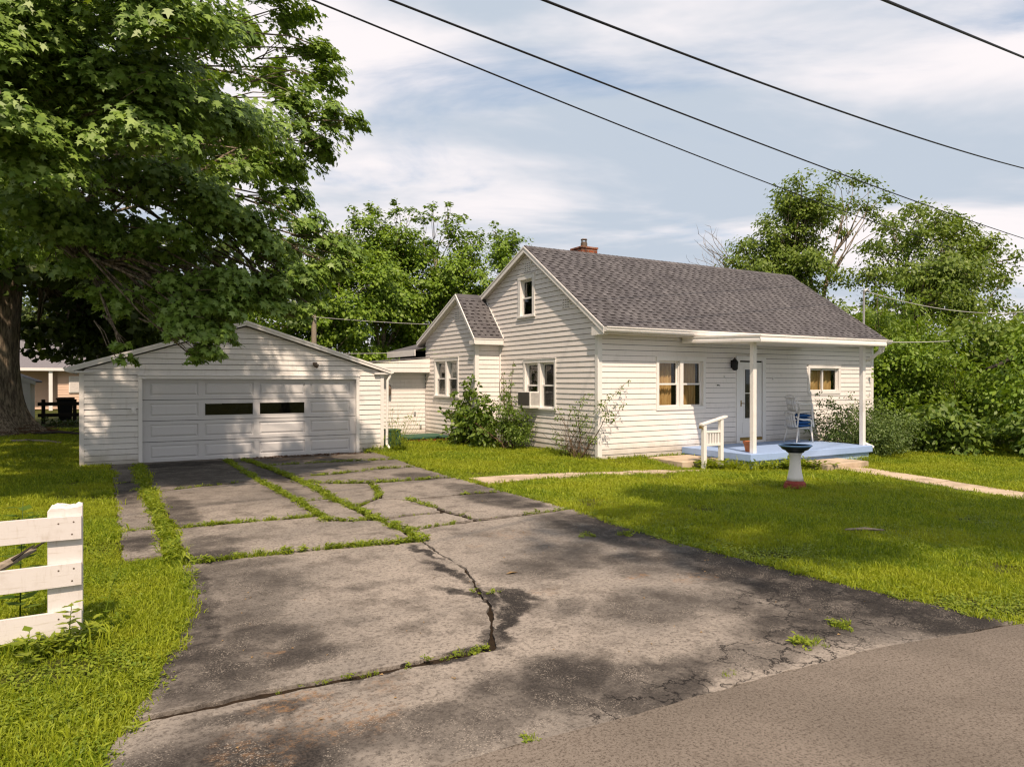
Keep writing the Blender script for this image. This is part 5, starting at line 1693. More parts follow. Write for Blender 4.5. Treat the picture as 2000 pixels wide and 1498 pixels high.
# --- old maple with the visible trunk
TX, TY = -3.15, 29.8
mb = MB()
nr, ns = 40, 22
vs, fs = [], []
for i in range(ns + 1):
    z = 6.2 * (i / ns) ** 1.4 - .1
    flare = 0.72 + 0.75 * math.exp(-max(z, 0) / .55) + .12 * math.exp(-((z - 6) / 1.6) ** 2)
    for k in range(nr):
        t = 2 * math.pi * k / nr
        rt_ = flare * (1 + .16 * math.exp(-max(z, 0) / .8) * math.sin(5 * t + 1) + .05 * math.sin(9 * t + z * .5) + .03 * math.sin(17 * t - z))
        vs.append((TX + rt_ * math.cos(t), TY + rt_ * math.sin(t) * .95, z))
for i in range(ns):
    for k in range(nr):
        k2 = (k + 1) % nr
        fs.append((i * nr + k, i * nr + k2, (i + 1) * nr + k2, (i + 1) * nr + k))
mb.add(vs, fs)
ob = ell(75, (-3.2, 29.5, 9.5), (9.5, 8.0, 5.2), 1.45, 21, .5, 4.6) + ell(26, (-1.2, 27.5, 5.6), (6.5, 4.5, 1.7), 1.15, 22, .4, 4.0) + ell(44, (0.4, 31.5, 4.1), (3.6, 2.6, 1.9), .85, 23, .3, 2.3)
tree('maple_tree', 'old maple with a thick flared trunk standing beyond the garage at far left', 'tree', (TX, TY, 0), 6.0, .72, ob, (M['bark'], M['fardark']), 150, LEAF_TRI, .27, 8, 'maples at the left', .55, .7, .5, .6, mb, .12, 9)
# litter and fallen branches at its foot
lm = MB()
for k in range(260):
    a = random.uniform(0, 6.28); r = random.uniform(.8, 1.9)
    x, y = TX + r * math.cos(a), TY + r * math.sin(a)
    L = random.uniform(.15, .6); b = random.uniform(0, 3.14)
    z = max(0, .28 - (r - .8) * .25) + random.uniform(0, .08)
    lm.tube([(x, y, z), (x + L * math.cos(b), y + L * math.sin(b), max(.01, z + random.uniform(-.06, .06)))], [.014, .006], 4)
tag(obj('twig_litter', lm, M['redbrown'], normals=False), kind='stuff')
mb = MB(); mb.tube([(-2.3, 25.9, .06), (-1.8, 25.6, .07), (-1.3, 25.0, .06), (-1.0, 24.6, .04)], [.03, .035, .04, .03], 7); mb.tube([(-1.8, 25.6, .07), (-1.9, 25.2, .15)], [.02, .008], 5)
tag(obj('fallen_branch', mb, M['oldwood'], smooth=True), 'pale stripped fallen branch lying on the grass in front of the old maple', 'branch')
mb = MB(); mb.tube([(-1.9, 28.6, .08), (-1.2, 28.2, .14), (-.6, 27.4, .12), (-.25, 26.6, .05)], [.05, .045, .035, .02], 7); mb.tube([(-.9, 27.9, .14), (-.5, 27.9, .25)], [.02, .008], 5)
tag(obj('fallen_branch', mb, M['darkwood'], smooth=True), 'dark fallen branch curving over the grass towards the garage', 'branch')

# --- row of trees behind garage and house
tree('background_tree', 'bright green tree with layered foliage behind the garage peak', 'tree', (9.3, 34, 0), 2.5, .2, ell(62, (9.3, 34, 5.0), (3.1, 3.0, 3.9), .95, 31, .45, .9), (M['barkpale'], M['midleaf']), 420, LEAF_QUAD, .20, 7, 'trees behind the house', .5)
tree('background_tree', 'tall light green tree with pointed twig tops in the middle of the back row', 'tree', (13.0, 36.2, 0), 2.8, .2,
     ell(66, (13.0, 36.2, 6.6), (3.0, 3.0, 4.2), .95, 32, .4, 1.0) + [(12.4, 36, 11.0, .35), (12.5, 36, 10.6, .55), (13.7, 36, 11.4, .3), (13.7, 36, 10.9, .5), (11.4, 35.6, 10.2, .5), (11.2, 35.6, 10.7, .28), (14.6, 36.2, 10.9, .5)], (M['barkpale'], M['midleaf']), 420, LEAF_QUAD, .20, 8, 'trees behind the house', .75)
tree('background_tree', 'tall broad light green tree right of the middle in the back row', 'tree', (16.6, 36.6, 0), 2.8, .2,
     ell(66, (16.6, 36.6, 6.7), (3.0, 3.0, 4.3), .95, 33, .4, 1.0) + [(16.0, 36.5, 11.6, .35), (16.0, 36.5, 11.0, .55), (17.0, 36.5, 11.8, .3), (17.1, 36.5, 11.2, .5), (17.9, 36.5, 11.2, .4), (15.4, 36.5, 10.9, .45)], (M['barkpale'], M['midleaf']), 420, LEAF_QUAD, .20, 8, 'trees behind the house', .75)
tree('background_tree', 'narrower darker upright tree beside the left slope of the house gable', 'tree', (19.3, 34.5, 0), 2.5, .16,
     ell(46, (19.0, 34.3, 6.2), (2.0, 2.0, 4.0), .8, 34, .35, .8) + [(19.9, 34.2, 10.2, .3), (20.0, 34.2, 9.8, .4), (19.9, 34.3, 9.3, .5), (18.6, 34, 10.0, .4), (18.6, 34, 10.4, .25)], (M['barkpale'], M['midleaf']), 480, LEAF_QUAD, .18, 6, 'trees behind the house', .85)
tree('background_tree', 'low rounded dark green tree just left of the utility pole', 'tree', (6.2, 40, 0), 1.8, .16, ell(46, (6.2, 40, 3.9), (3.0, 2.6, 2.7), .95, 35, .4, .6), (M['barkpale'], M['midleaf']), 200, LEAF_QUAD, .27, 6, 'trees behind the house', .5)
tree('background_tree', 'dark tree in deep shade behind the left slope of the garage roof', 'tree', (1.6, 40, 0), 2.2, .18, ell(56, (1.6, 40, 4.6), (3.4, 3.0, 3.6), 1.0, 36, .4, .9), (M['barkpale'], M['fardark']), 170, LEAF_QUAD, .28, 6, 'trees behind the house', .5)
tree('background_tree', 'broad dark tree beyond the neighbouring peach house', 'tree', (-6.5, 67, 0), 2.4, .25, ell(80, (-4.5, 67, 6.2), (9.0, 3.5, 5.5), 1.6, 37, .4, 1.2), (M['barkpale'], M['fardark']), 130, LEAF_QUAD, .3, 6, 'trees behind the house', .5)

# --- right hand side: tall sparse tree, its neighbour and the thicket below
def at3(*p):
    return p
R1 = [(27.6, 22.4, 11.4, .8), (28.6, 21.8, 11.8, .7), (29.8, 21.2, 11.6, .75), (30.6, 20.8, 10.9, .65), (28.3, 22.2, 10.6, .8), (27.2, 22.8, 10.3, .7), (29.2, 21.4, 10.4, .7), (31.0, 20.5, 10.0, .55), (26.8, 22.8, 9.3, .6), (27.9, 22.2, 9.2, .6), (26.0, 23.2, 8.2, .85), (27.2, 22.4, 8.0, .9), (28.6, 21.8, 8.2, .8), (25.4, 23.4, 7.2, .8), (26.6, 22.6, 6.9, .95), (28.0, 22.0, 6.7, .95), (29.2, 21.4, 7.2, .9), (25.0, 23.6, 6.1, .75), (26.4, 22.8, 5.7, .9), (27.8, 22.2, 5.4, .95), (29.2, 21.6, 5.7, .95), (30.2, 21.2, 6.7, .8), (25.6, 23.2, 4.9, .8), (27.2, 22.4, 4.2, .9), (28.8, 21.8, 4.3, .9)]
R1 = [(x, y, z, r * .78) for x, y, z, r in R1 if z < 9.5] + ell(66, (27.2, 22.5, 6.2), (2.5, 1.8, 3.0), .66, 91, .25) + ell(26, (28.6, 21.9, 9.9), (1.7, 1.2, 1.5), .55, 94, .2)
R1 += [(30.1, 23.0, 10.4, 0.38), (30.7, 22.7, 11.3, 0.44), (31.3, 22.3, 11.9, 0.44), (32.0, 21.9, 11.8, 0.50), (32.8, 21.5, 11.6, 0.44), (33.5, 21.0, 10.9, 0.44), (33.1, 21.3, 10.0, 0.50), (31.8, 22.0, 10.5, 0.62), (30.9, 22.5, 9.8, 0.62), (29.8, 23.2, 9.3, 0.50), (29.5, 23.4, 8.5, 0.50), (29.5, 23.4, 7.5, 0.44), (30.7, 22.7, 8.5, 0.62), (31.6, 22.1, 9.3, 0.50), (29.8, 23.2, 6.5, 0.62), (32.6, 21.5, 10.5, 0.50), (33.3, 21.1, 9.3, 0.38)]
rt = tree('tall_tree', 'tall open crowned tree rising behind the right end of the house roof', 'tree', (28.2, 22.2, -.2), 3.6, .26, R1, (M['barkpale'], M['oliveleaf']), 760, LEAF_OVAL, .155, 6, 'trees right of the house', .8, .7, .5, .6, None, .1, 13, (.4, -.2), .36)
R2 = [(31.2, 19.4, 9.0, .8), (32.4, 18.9, 9.5, .75), (33.4, 18.4, 9.4, .75), (34.4, 17.9, 8.9, .8), (35.6, 17.2, 8.4, .7), (36.6, 16.6, 7.6, .6), (30.8, 19.8, 8.0, .9), (32.2, 19.2, 8.2, 1.0), (33.6, 18.4, 8.0, 1.0), (35.0, 17.6, 7.4, .9), (36.2, 16.9, 6.6, .8), (30.4, 20.0, 6.8, .95), (31.8, 19.4, 6.8, 1.0), (33.2, 18.6, 6.6, 1.0), (34.6, 17.8, 6.2, 1.0), (35.9, 17.2, 5.4, .9), (31.0, 19.8, 5.5, .9), (32.6, 19.0, 5.2, 1.0), (34.2, 18.2, 4.8, 1.0), (35.6, 17.4, 4.2, .9), (33.4, 18.6, 3.6, .9), (37.0, 16.4, 5.0, .8), (37.6, 16.0, 4.0, .9)]
R2 = [(x, y, z, r * .8) for x, y, z, r in R2] + ell(64, (33.4, 18.4, 6.2), (3.5, 2.6, 3.3), .68, 93, .25)
R2 += [(34.8, 21.4, 10.0, 0.44), (35.5, 21.0, 10.5, 0.50), (36.0, 20.7, 10.3, 0.50), (36.9, 20.2, 9.6, 0.50), (37.6, 19.8, 10.0, 0.50), (38.3, 19.4, 9.4, 0.50), (39.0, 19.0, 8.7, 0.44), (39.5, 18.7, 8.4, 0.38), (39.2, 18.9, 7.7, 0.44), (38.3, 19.4, 8.2, 0.56), (37.4, 19.9, 8.7, 0.62), (39.6, 18.6, 6.9, 0.38), (39.0, 19.0, 6.6, 0.50), (35.2, 21.2, 9.0, 0.62), (33.8, 22.0, 8.7, 0.44)]
tree('tall_tree', 'spreading olive green tree with forked pale limbs at the right edge', 'tree', (32.0, 19.4, -.2), 3.2, .3, R2, (M['barkpale'], M['oliveleaf']), 680, LEAF_OVAL, .16, 6, 'trees right of the house', .8, .7, .5, .6, None, .1, 13, (.3, -.2), .36)
# dead bare limbs at the left of the tall tree
mb = MB()
for k in range(12):
    a = Vector((25.6, 23.3, 6.6 + random.uniform(-.4, .5)))
    b = a + Vector((random.uniform(-2.3, -.9), random.uniform(.2, 1.0), random.uniform(.3, 2.2)))
    pts = limb(mb, a, b, .025, .006, .1, 5, 6)
    for q in range(3):
        s = pts[random.randint(3, 6)]
        limb(mb, s, s + Vector((random.uniform(-.7, .2), random.uniform(-.2, .3), random.uniform(.1, .8))), .01, .003, .1, 4, 3)
obj('dead_twigs', mb, M['barkpale'], rt, normals=False)


def bush(name, label, base, boughs, mat, per, leaf, size, group=None, flat=.8, up=.5, out=.7, stems=8, jit=.6, subs=8, spread=.3, stem_mat='twig', extra=None):
    t = thing(name, label, 'shrub' if 'tree' not in name else 'tree', base, 0, group)
    mb = MB()
    bs = list(boughs)
    random.shuffle(bs)
    for b in bs[:stems]:
        limb(mb, (base[0] + random.uniform(-.2, .2), base[1] + random.uniform(-.2, .2), base[2] - .05), b[:3], .02, .007, .1, 5, 6)
    if extra: extra(mb)
    obj('stems', mb, M[stem_mat], t, smooth=True, normals=False)
    C, Nn, D = spray(boughs, per, flat, up, out, jit, .08, subs, spread)
    leaf_mesh('foliage', C, Nn, size, leaf, M[mat], t, D)
    return t


# thicket right of the house
bush('thicket_shrub', 'bright lime green feathery sapling standing in front of the right hand trees', (24.6, 15.6, -.2), ell(40, (24.8, 15.4, 3.2), (1.7, 1.6, 2.0), .62, 41, .4) + [(24.4, 15.6, 5.1, .35), (25.2, 15.2, 5.4, .35), (25.6, 15.0, 4.8, .4)], 'limeleaf', 460, LEAF_LANCE, .24, 'thicket right of the house', .6)
bush('thicket_shrub', 'russet and green tangle of dead stems close to the right house corner', (22.6, 16.4, -.2), ell(34, (22.7, 16.2, 2.2), (1.2, 1.2, 2.0), .5, 42, .4), 'redleaf', 230, LEAF_OVAL, .13, 'thicket right of the house', .8, .5, .7, 16)
bush('thicket_shrub', 'mid green bush filling the gap between house corner and lime sapling', (22.6, 14.4, -.2), ell(46, (22.7, 14.2, 1.5), (1.6, 1.5, 1.75), .62, 43, .4), 'midleaf', 520, LEAF_OVAL, .13, 'thicket right of the house')
bush('thicket_shrub', 'yellow green bush in the middle of the right hand thicket', (24.0, 12.8, -.25), ell(52, (24.2, 12.6, 1.35), (1.9, 1.7, 1.7), .66, 44, .4), 'limeleaf', 470, LEAF_OVAL, .13, 'thicket right of the house')
bush('thicket_shrub', 'broad leaved dark shrub at the lawn edge under the thicket', (21.6, 11.6, -.25), ell(40, (21.7, 11.4, .35), (1.5, 1.4, .95), .5, 45, .4), 'bushleaf', 420, LEAF_OVAL, .17, 'thicket right of the house', .8, .6)
bush('thicket_shrub', 'large bush at the right edge of the photo above the lawn', (24.2, 10.2, -.25), ell(56, (24.4, 10.0, 1.3), (2.0, 1.9, 1.9), .7, 46, .4), 'midleaf', 420, LEAF_OVAL, .14, 'thicket right of the house')
bush('thicket_shrub', 'low dark shrub at the far right end of the lawn edge', (21.8, 9.2, -.25), ell(38, (22.0, 9.0, .3), (1.4, 1.5, .95), .5, 47, .4), 'bushleaf', 420, LEAF_OVAL, .16, 'thicket right of the house', .8, .6)
bush('thicket_shrub', 'pale olive tangle behind the yellow green bush, with leaning dead poles', (27.0, 13.6, -.25), ell(60, (27.2, 13.4, 2.0), (2.3, 2.0, 2.4), .8, 48, .4), 'oliveleaf', 330, LEAF_OVAL, .17, 'thicket right of the house')
bush('thicket_shrub', 'tall green bush closing the view at the far right', (29.4, 11.4, -.25), ell(60, (29.6, 11.2, 2.2), (2.6, 2.4, 2.7), .9, 49, .4), 'midleaf', 260, LEAF_OVAL, .19, 'thicket right of the house')
bush('thicket_shrub', 'dense green bush behind the right end of the house', (25.4, 18.6, -.2), ell(64, (25.6, 18.4, 2.4), (2.4, 2.2, 2.7), .85, 50, .4), 'oliveleaf', 280, LEAF_OVAL, .18, 'thicket right of the house')
mb = MB(); mb.tube([(22.9, 11.2, 2.2), (24.6, 11.7, 2.35), (26.5, 12.0, 2.75)], [.045, .06, .05], 7)
tag(obj('dead_log', mb, M['darkwood'], smooth=True), 'dark dead log caught in the right hand thicket', 'log')

# grey green shrub hugging the right end of the porch
pb = ell(54, (18.9, 12.2, .42), (1.25, 1.0, .85), .42, 51, .4) + [(17.9, 12.9, .9, .3), (17.75, 13.0, 1.15, .2), (17.7, 12.9, .7, .3), (17.6, 12.7, .4, .32), (18.1, 12.9, 1.3, .22), (18.0, 12.6, 1.0, .3), (19.6, 12.3, .9, .4), (17.35, 13.05, .75, .12), (17.2, 13.0, .5, .14), (17.85, 13.2, 1.5, .12)]
bush('porch_shrub', 'grey green dense shrub hugging the right end of the blue porch', (18.7, 12.3, -.2), pb, 'yewleaf', 1500, LEAF_OVAL, .062, None, .85, .5, .7, 12)

# two shrubs under the gable windows
bl = [(9.35, 17.45, .4, .4), (9.3, 17.4, .85, .34), (9.4, 17.3, 1.2, .22), (9.0, 17.2, .25, .36), (9.2, 18.8, .35, .36)] + ell(26, (9.15, 18.0, .66), (.5, .7, .58), .30, 61, .35) + [(8.75, 18.9, .9, .12), (8.7, 19.2, 1.0, .08), (9.3, 18.35, 1.95, .12), (9.25, 17.9, 1.75, .12), (8.8, 17.5, .9, .14), (9.0, 18.9, 1.5, .14)] + [(9.2, 18.3, 1.45, .26), (9.15, 18.25, 1.75, .2), (9.2, 18.05, 1.5, .24), (9.3, 17.75, 1.35, .26), (9.15, 18.75, 1.2, .26), (9.05, 19.1, .85, .24), (9.0, 19.4, .95, .14), (9.05, 17.6, .35, .4), (8.95, 18.6, .3, .36)]
bush('wall_shrub', 'broad leaved shrub under the windows of the small side gable', (9.2, 18.1, 0), bl, 'bushleaf', 760, LEAF_OVAL, .14, 'shrubs against the gable wall', .8, .55, .7, 12)
br_ = ell(30, (9.6, 16.75, .62), (.42, .76, .60), .27, 62, .35) + [(9.3, 16.2, 1.15, .1), (9.5, 16.5, 1.45, .12), (9.3, 17.2, 1.3, .12), (9.4, 15.8, .7, .12), (9.7, 16.9, 1.7, .1)] + [(9.85, 17.2, 1.5, .16), (9.9, 17.15, 1.8, .13), (9.92, 17.1, 2.05, .1), (9.95, 17.1, 2.3, .08), (10.0, 17.65, 1.6, .12), (10.02, 17.75, 1.85, .1), (10.03, 17.8, 2.05, .07), (9.8, 16.9, 1.3, .22), (9.75, 17.4, 1.35, .22), (9.6, 16.1, .5, .26), (9.6, 16.0, .3, .26)]
def br_extra(mb):
    mb.tube([(9.3, 16.6, .2), (8.9, 17.5, .75), (8.6, 18.3, 1.0)], [.02, .015, .006], 6)
    mb.tube([(9.3, 16.7, .25), (8.8, 17.6, .55), (8.55, 18.4, .6)], [.014, .01, .005], 6)
    mb.tube([(9.8, 17.0, .2), (9.9, 17.15, 1.4), (9.97, 17.08, 2.4)], [.016, .01, .004], 6)
    mb.tube([(9.9, 17.4, .2), (10.0, 17.65, 1.3), (10.05, 17.82, 2.1)], [.014, .009, .004], 6)
bush('wall_shrub', 'small leaved rambling shrub with two tall shoots beside the gable window', (9.6, 16.8, 0), br_, 'bushleaf', 1900, LEAF_OVAL, .062, 'shrubs against the gable wall', .85, .5, .7, 14, .6, 8, .3, 'twig', br_extra)
# rose at the house corner
rs = [(10.0, 13.75, 1.35, .15), (10.05, 13.6, 1.5, .1), (10.2, 13.3, 1.25, .2), (10.3, 13.25, 1.05, .2), (10.45, 13.3, 1.45, .11), (10.65, 13.3, 1.58, .1), (10.85, 13.32, 1.72, .09), (11.0, 13.34, 1.86, .06), (10.6, 13.3, 1.25, .1), (10.8, 13.3, 1.35, .07), (9.95, 14.0, .95, .2), (9.9, 14.15, 1.2, .12), (10.0, 14.1, .6, .22), (9.85, 14.6, .95, .14), (9.85, 14.65, 1.15, .1), (9.8, 14.75, .45, .2), (9.85, 14.5, .25, .22), (9.95, 13.6, .5, .2), (10.0, 13.7, .9, .2)]
def rs_extra(mb):
    for (e, r) in (((9.98, 13.72, 1.55), .02), ((10.3, 13.25, 1.2), .022), ((11.02, 13.33, 1.88), .012), ((9.84, 14.66, 1.2), .012), ((9.9, 14.1, 1.25), .012), ((10.8, 13.3, 1.36), .01), ((9.7, 15.2, .55), .006), ((9.75, 15.0, .8), .006)):
        limb(mb, (9.95 + random.uniform(-.12, .12), 13.9 + random.uniform(-.2, .2), -.03), e, r, .004, .1, 5, 7)
    for k in range(46):
        limb(mb, (9.95 + random.uniform(-.2, .15), 13.9 + random.uniform(-.4, .7), -.03), (9.9 + random.uniform(-.35, .3), 13.9 + random.uniform(-.6, .9), random.uniform(.3, 1.1)), .006, .002, .12, 4, 4)
bush('rose_bush', 'straggly rose bush climbing the near corner of the house', (9.95, 13.9, 0), rs, 'bushleaf', 2300, LEAF_OVAL, .05, None, .9, .4, .7, 0, .7, 6, .35, 'twig', rs_extra)

# wispy weeds at the garage corner
wb = [(6.65, 17.55, .35, .2), (6.75, 17.5, .55, .2), (6.85, 17.55, .2, .22), (6.6, 17.6, .8, .14), (6.9, 17.7, .75, .14), (7.1, 17.7, .85, .12), (7.3, 17.8, .7, .1), (6.62, 17.55, 1.1, .1)]
def wb_extra(mb):
    for k in range(50):
        limb(mb, (6.7 + random.uniform(-.15, .2), 17.55 + random.uniform(-.1, .1), 0), (6.8 + random.uniform(-.45, .75), 17.6 + random.uniform(-.3, .3), random.uniform(.4, 1.35)), .0045, .0015, .12, 4, 5)
bush('corner_weeds', 'wispy tall weeds around the green utility box at the garage corner', (6.7, 17.55, 0), wb, 'weed', 900, LEAF_LANCE, .09, None, 1.0, .3, .8, 0, .7, 6, .4, 'weed', wb_extra)
# far dark undergrowth under the rail fence
bush('undergrowth', 'low dark undergrowth below the brown rail fence', (-.8, 34.5, 0), [(-2.0 + .32 * k, 34.6 + .3 * math.sin(k * 2.1), .12 + .08 * math.sin(k * 1.3), .36) for k in range(10)], 'fardark', 260, LEAF_OVAL, .16)


# single tall weeds by the white fence
def stalk(name, label, x, y, h, nleaf, L, mat, lean=(0, 0), z0=None, group=None, tip=False):
    z0 = gz1(x, y) if z0 is None else z0
    t = thing(name, label, 'weed', (x, y, z0), 0, group)
    mb = MB()
    pts = [(x + lean[0] * q * q, y + lean[1] * q * q, z0 - .02 + (h + .02) * q) for q in (0, .35, .7, 1)]
    mb.tube(pts, [.006, .005, .0035, .002], 6)
    obj('stem', mb, M[mat], t, smooth=True)
    C, Nn, D = [], [], []
    for k in range(nleaf):
        q = .18 + .82 * k / nleaf
        a = k * 2.4
        d = np.array([math.cos(a), math.sin(a), -.15 if not tip else .5 * q])
        p = np.array([x + lean[0] * q * q, y + lean[1] * q * q, z0 + h * q])
        C.append(p + d * L * .42)
        Nn.append(np.array([-d[0] * .3, -d[1] * .3, 1.0]))
        D.append(d * 6)
    leaf_mesh('leaf_whorls', np.array(C), np.array(Nn), L, LEAF_LANCE * np.array([2.6, 1, 1]), M[mat], t, np.array(D))
stalk('tall_weed', 'tall dark weed stalk behind the fence rails, left of the post', -.52, 6.45, .95, 34, .15, 'bushleaf', (.02, 0))
stalk('tall_weed', 'small pale weed growing in front of the bottom fence rail by the post', -.185, 5.62, .36, 22, .085, 'weed', (.02, 0), None, None, True)
stalk('tall_weed', 'short weed in front of the bottom rail near the left edge', -.42, 5.52, .26, 7, .11, 'weed', (.03, -.02), None, None, True)
stalk('tall_weed', 'dry spindly weed just right of the white fence post', .02, 6.0, .5, 9, .08, 'weed', (.12, .03))

# ================================================================== grass and small plants (instanced, countless)
def proto(name, build, mat):
    mb = build()
    me = bpy.data.meshes.new(name)
    me.from_pydata(mb.v, [], mb.f)
    me.materials.append(mat)
    at = me.attributes.new('tint', 'FLOAT', 'FACE')
    n = len(mb.f)
    at.data.foreach_set('value', np.array(mb.tint, np.float32))
    return bpy.data.objects.new(name, me)


def blade_clump(nb, rad, h0, h1, w, lean, seed):
    def f():
        q = random.Random(seed)
        mb = MB(); mb.tint = []
        for _ in range(nb):
            a = q.uniform(0, 6.283); r = rad * math.sqrt(q.random())
            x, y = r * math.cos(a), r * math.sin(a)
            b = q.uniform(0, 6.283)
            ux, uy = math.cos(b), math.sin(b)
            h = q.uniform(h0, h1)
            l = lean * q.uniform(.2, 1.0) * h
            la = q.uniform(0, 6.283)
            lx, ly = l * math.cos(la), l * math.sin(la)
            ww = w * q.uniform(.7, 1.3)
            vs = [(x - ux * ww, y - uy * ww, -.004), (x + ux * ww, y + uy * ww, -.004), (x + ux * ww * .8 + lx * .35, y + uy * ww * .8 + ly * .35, h * .6), (x - ux * ww * .8 + lx * .35, y - uy * ww * .8 + ly * .35, h * .6), (x + lx, y + ly, h * (1 - .25 * lean))]
            mb.add(vs, [(0, 1, 2, 3), (3, 2, 4)])
            t = q.random()
            mb.tint += [t, t]
        return mb
    return f


def leafy_clump(nl, rad, h, L, seed, wid=.5):
    def f():
        q = random.Random(seed)
        mb = MB(); mb.tint = []
        for _ in range(nl):
            a = q.uniform(0, 6.283); r = rad * math.sqrt(q.random())
            x, y = r * math.cos(a), r * math.sin(a)
            z = q.uniform(.3, 1.0) * h
            b = q.uniform(0, 6.283)
            l = L * q.uniform(.6, 1.2)
            dx, dy = math.cos(b), math.sin(b)
            up = q.uniform(-.2, .7)
            c = (x + dx * l * .5, y + dy * l * .5, z + up * l * .5)
            w = l * wid * .5
            vs = [(x, y, z), (c[0] - dy * w, c[1] + dx * w, c[2] + l * .05), (x + dx * l, y + dy * l, z + up * l * .7), (c[0] + dy * w, c[1] - dx * w, c[2] + l * .05)]
            mb.add(vs, [(0, 1, 2, 3)])
            mb.tint.append(q.random())
        return mb
    return f


def collection(name, objs):
    c = bpy.data.collections.new(name)
    for o in objs:
        c.objects.link(o)
    return c


def scatter(name, P, rot, scl, coll, kind='stuff'):
    me = bpy.data.meshes.new(name)
    n = len(P)
    me.vertices.add(n)
    me.vertices.foreach_set('co', P.astype(np.float32).ravel())
    a = me.attributes.new('rot', 'FLOAT_VECTOR', 'POINT'); a.data.foreach_set('vector', rot.astype(np.float32).ravel())
    a = me.attributes.new('scl', 'FLOAT_VECTOR', 'POINT'); a.data.foreach_set('vector', scl.astype(np.float32).ravel())
    o = bpy.data.objects.new(name, me)
    COL.objects.link(o)
    ng = bpy.data.node_groups.new(name, 'GeometryNodeTree')
    ng.interface.new_socket('Geometry', in_out='INPUT', socket_type='NodeSocketGeometry')
    ng.interface.new_socket('Geometry', in_out='OUTPUT', socket_type='NodeSocketGeometry')
    N, Lk = ng.nodes.new, ng.links.new
    gi, go = N('NodeGroupInput'), N('NodeGroupOutput')
    ci = N('GeometryNodeCollectionInfo')
    ci.inputs['Collection'].default_value = coll
    ci.inputs['Separate Children'].default_value = True
    ci.inputs['Reset Children'].default_value = True
    ip = N('GeometryNodeInstanceOnPoints')
    ip.inputs['Pick Instance'].default_value = True
    ar = N('GeometryNodeInputNamedAttribute'); ar.data_type = 'FLOAT_VECTOR'; ar.inputs['Name'].default_value = 'rot'
    asc = N('GeometryNodeInputNamedAttribute'); asc.data_type = 'FLOAT_VECTOR'; asc.inputs['Name'].default_value = 'scl'
    er = N('FunctionNodeEulerToRotation')
    ri = N('FunctionNodeRandomValue'); ri.data_type = 'INT'
    ri.inputs[4].default_value = 0
    ri.inputs[5].default_value = 100
    Lk(gi.outputs[0], ip.inputs['Points'])
    Lk(ci.outputs[0], ip.inputs['Instance'])
    Lk(ri.outputs[2], ip.inputs['Instance Index'])
    Lk(ar.outputs[0], er.inputs[0])
    Lk(er.outputs[0], ip.inputs['Rotation'])
    Lk(asc.outputs[0], ip.inputs['Scale'])
    Lk(ip.outputs[0], go.inputs[0])
    md = o.modifiers.new('scatter', 'NODES')
    md.node_group = ng
    o['kind'] = kind
    return o


def in_poly(x, y, poly):
    c = np.zeros(len(x), bool)
    n = len(poly)
    for i in range(n):
        x1, y1 = poly[i]
        x2, y2 = poly[(i + 1) % n]
        if y1 == y2:
            continue
        m = ((y1 > y) != (y2 > y)) & (x < (x2 - x1) * (y - y1) / (y2 - y1) + x1)
        c ^= m
    return c


DRIVE = [(.19, 8.17), (.62, 8.2), (.72, 7.66), (.70, 6.9), (.63, 6.14), (.47, 5.42), (.32, 4.88), (.16, 4.3), (.03, 3.92), (-.1, 3.5), (-.31, 3.06), (-.3, 2.9), (6, 2.6), (5.86, 2.9), (5.78, 3.77), (5.69, 4.79), (5.60, 6.1), (5.67, 7.15), (5.80, 8.3), (5.78, 10.4), (5.79, 12.1), (5.95, 15.0), (6.1, 17.8), (.19, 17.8)]
STRIP = [(.63, 7.7), (.77, 7.7), (.75, 17.0), (.66, 17.0)]
ROADP = [(-400, -9), (400, -9)] + [(x, y + .01) for x, y in reversed(edge)]
BLOCK = [DRIVE, ROADP,
         [(5.93, 11.12), (11.75, 11.44), (11.75, 11.72), (5.93, 11.84)], [(11.5, 12.1), (12.9, 12.1), (12.9, 13.4), (11.5, 13.4)],
         [(14.95, 10.5), (15.72, 10.5), (13.75, 2.3), (12.98, 2.3)], [(14.4, 10.4), (16, 10.4), (16, 11.3), (14.4, 11.3)],
         [(12.95, 11.38), (17.4, 11.38), (17.4, 13.6), (12.95, 13.6)], [(10.25, 13.57), (21, 13.57), (21, 24), (10.25, 24)], [(9.43, 18.3), (14, 18.3), (14, 25), (9.43, 25)],
         [(-.37, 17.78), (6.4, 17.78), (6.4, 25), (-.37, 25)], [(6.4, 21.9), (9.5, 21.9), (9.5, 25), (6.4, 25)]]
FW = np.array([math.sin(math.radians(30.15)), math.cos(math.radians(30.15))])
RT = np.array([FW[1], -FW[0]])


def visible(x, y, margin=.86):
    d = x * FW[0] + y * FW[1]
    s = x * RT[0] + y * RT[1]
    return (d > 1.5) & (np.abs(s) < d * margin + .3), d


def sample(n, x0, x1, y0, y1, density):
    x = rng.uniform(x0, x1, n); y = rng.uniform(y0, y1, n)
    vis, d = visible(x, y)
    keep = vis & (rng.random(n) < density(d))
    x, y, d = x[keep], y[keep], d[keep]
    strip = in_poly(x, y, STRIP)
    bad = np.zeros(len(x), bool)
    for p in BLOCK:
        bad |= in_poly(x, y, p)
    ok = strip | ~bad
    return x[ok], y[ok], d[ok]


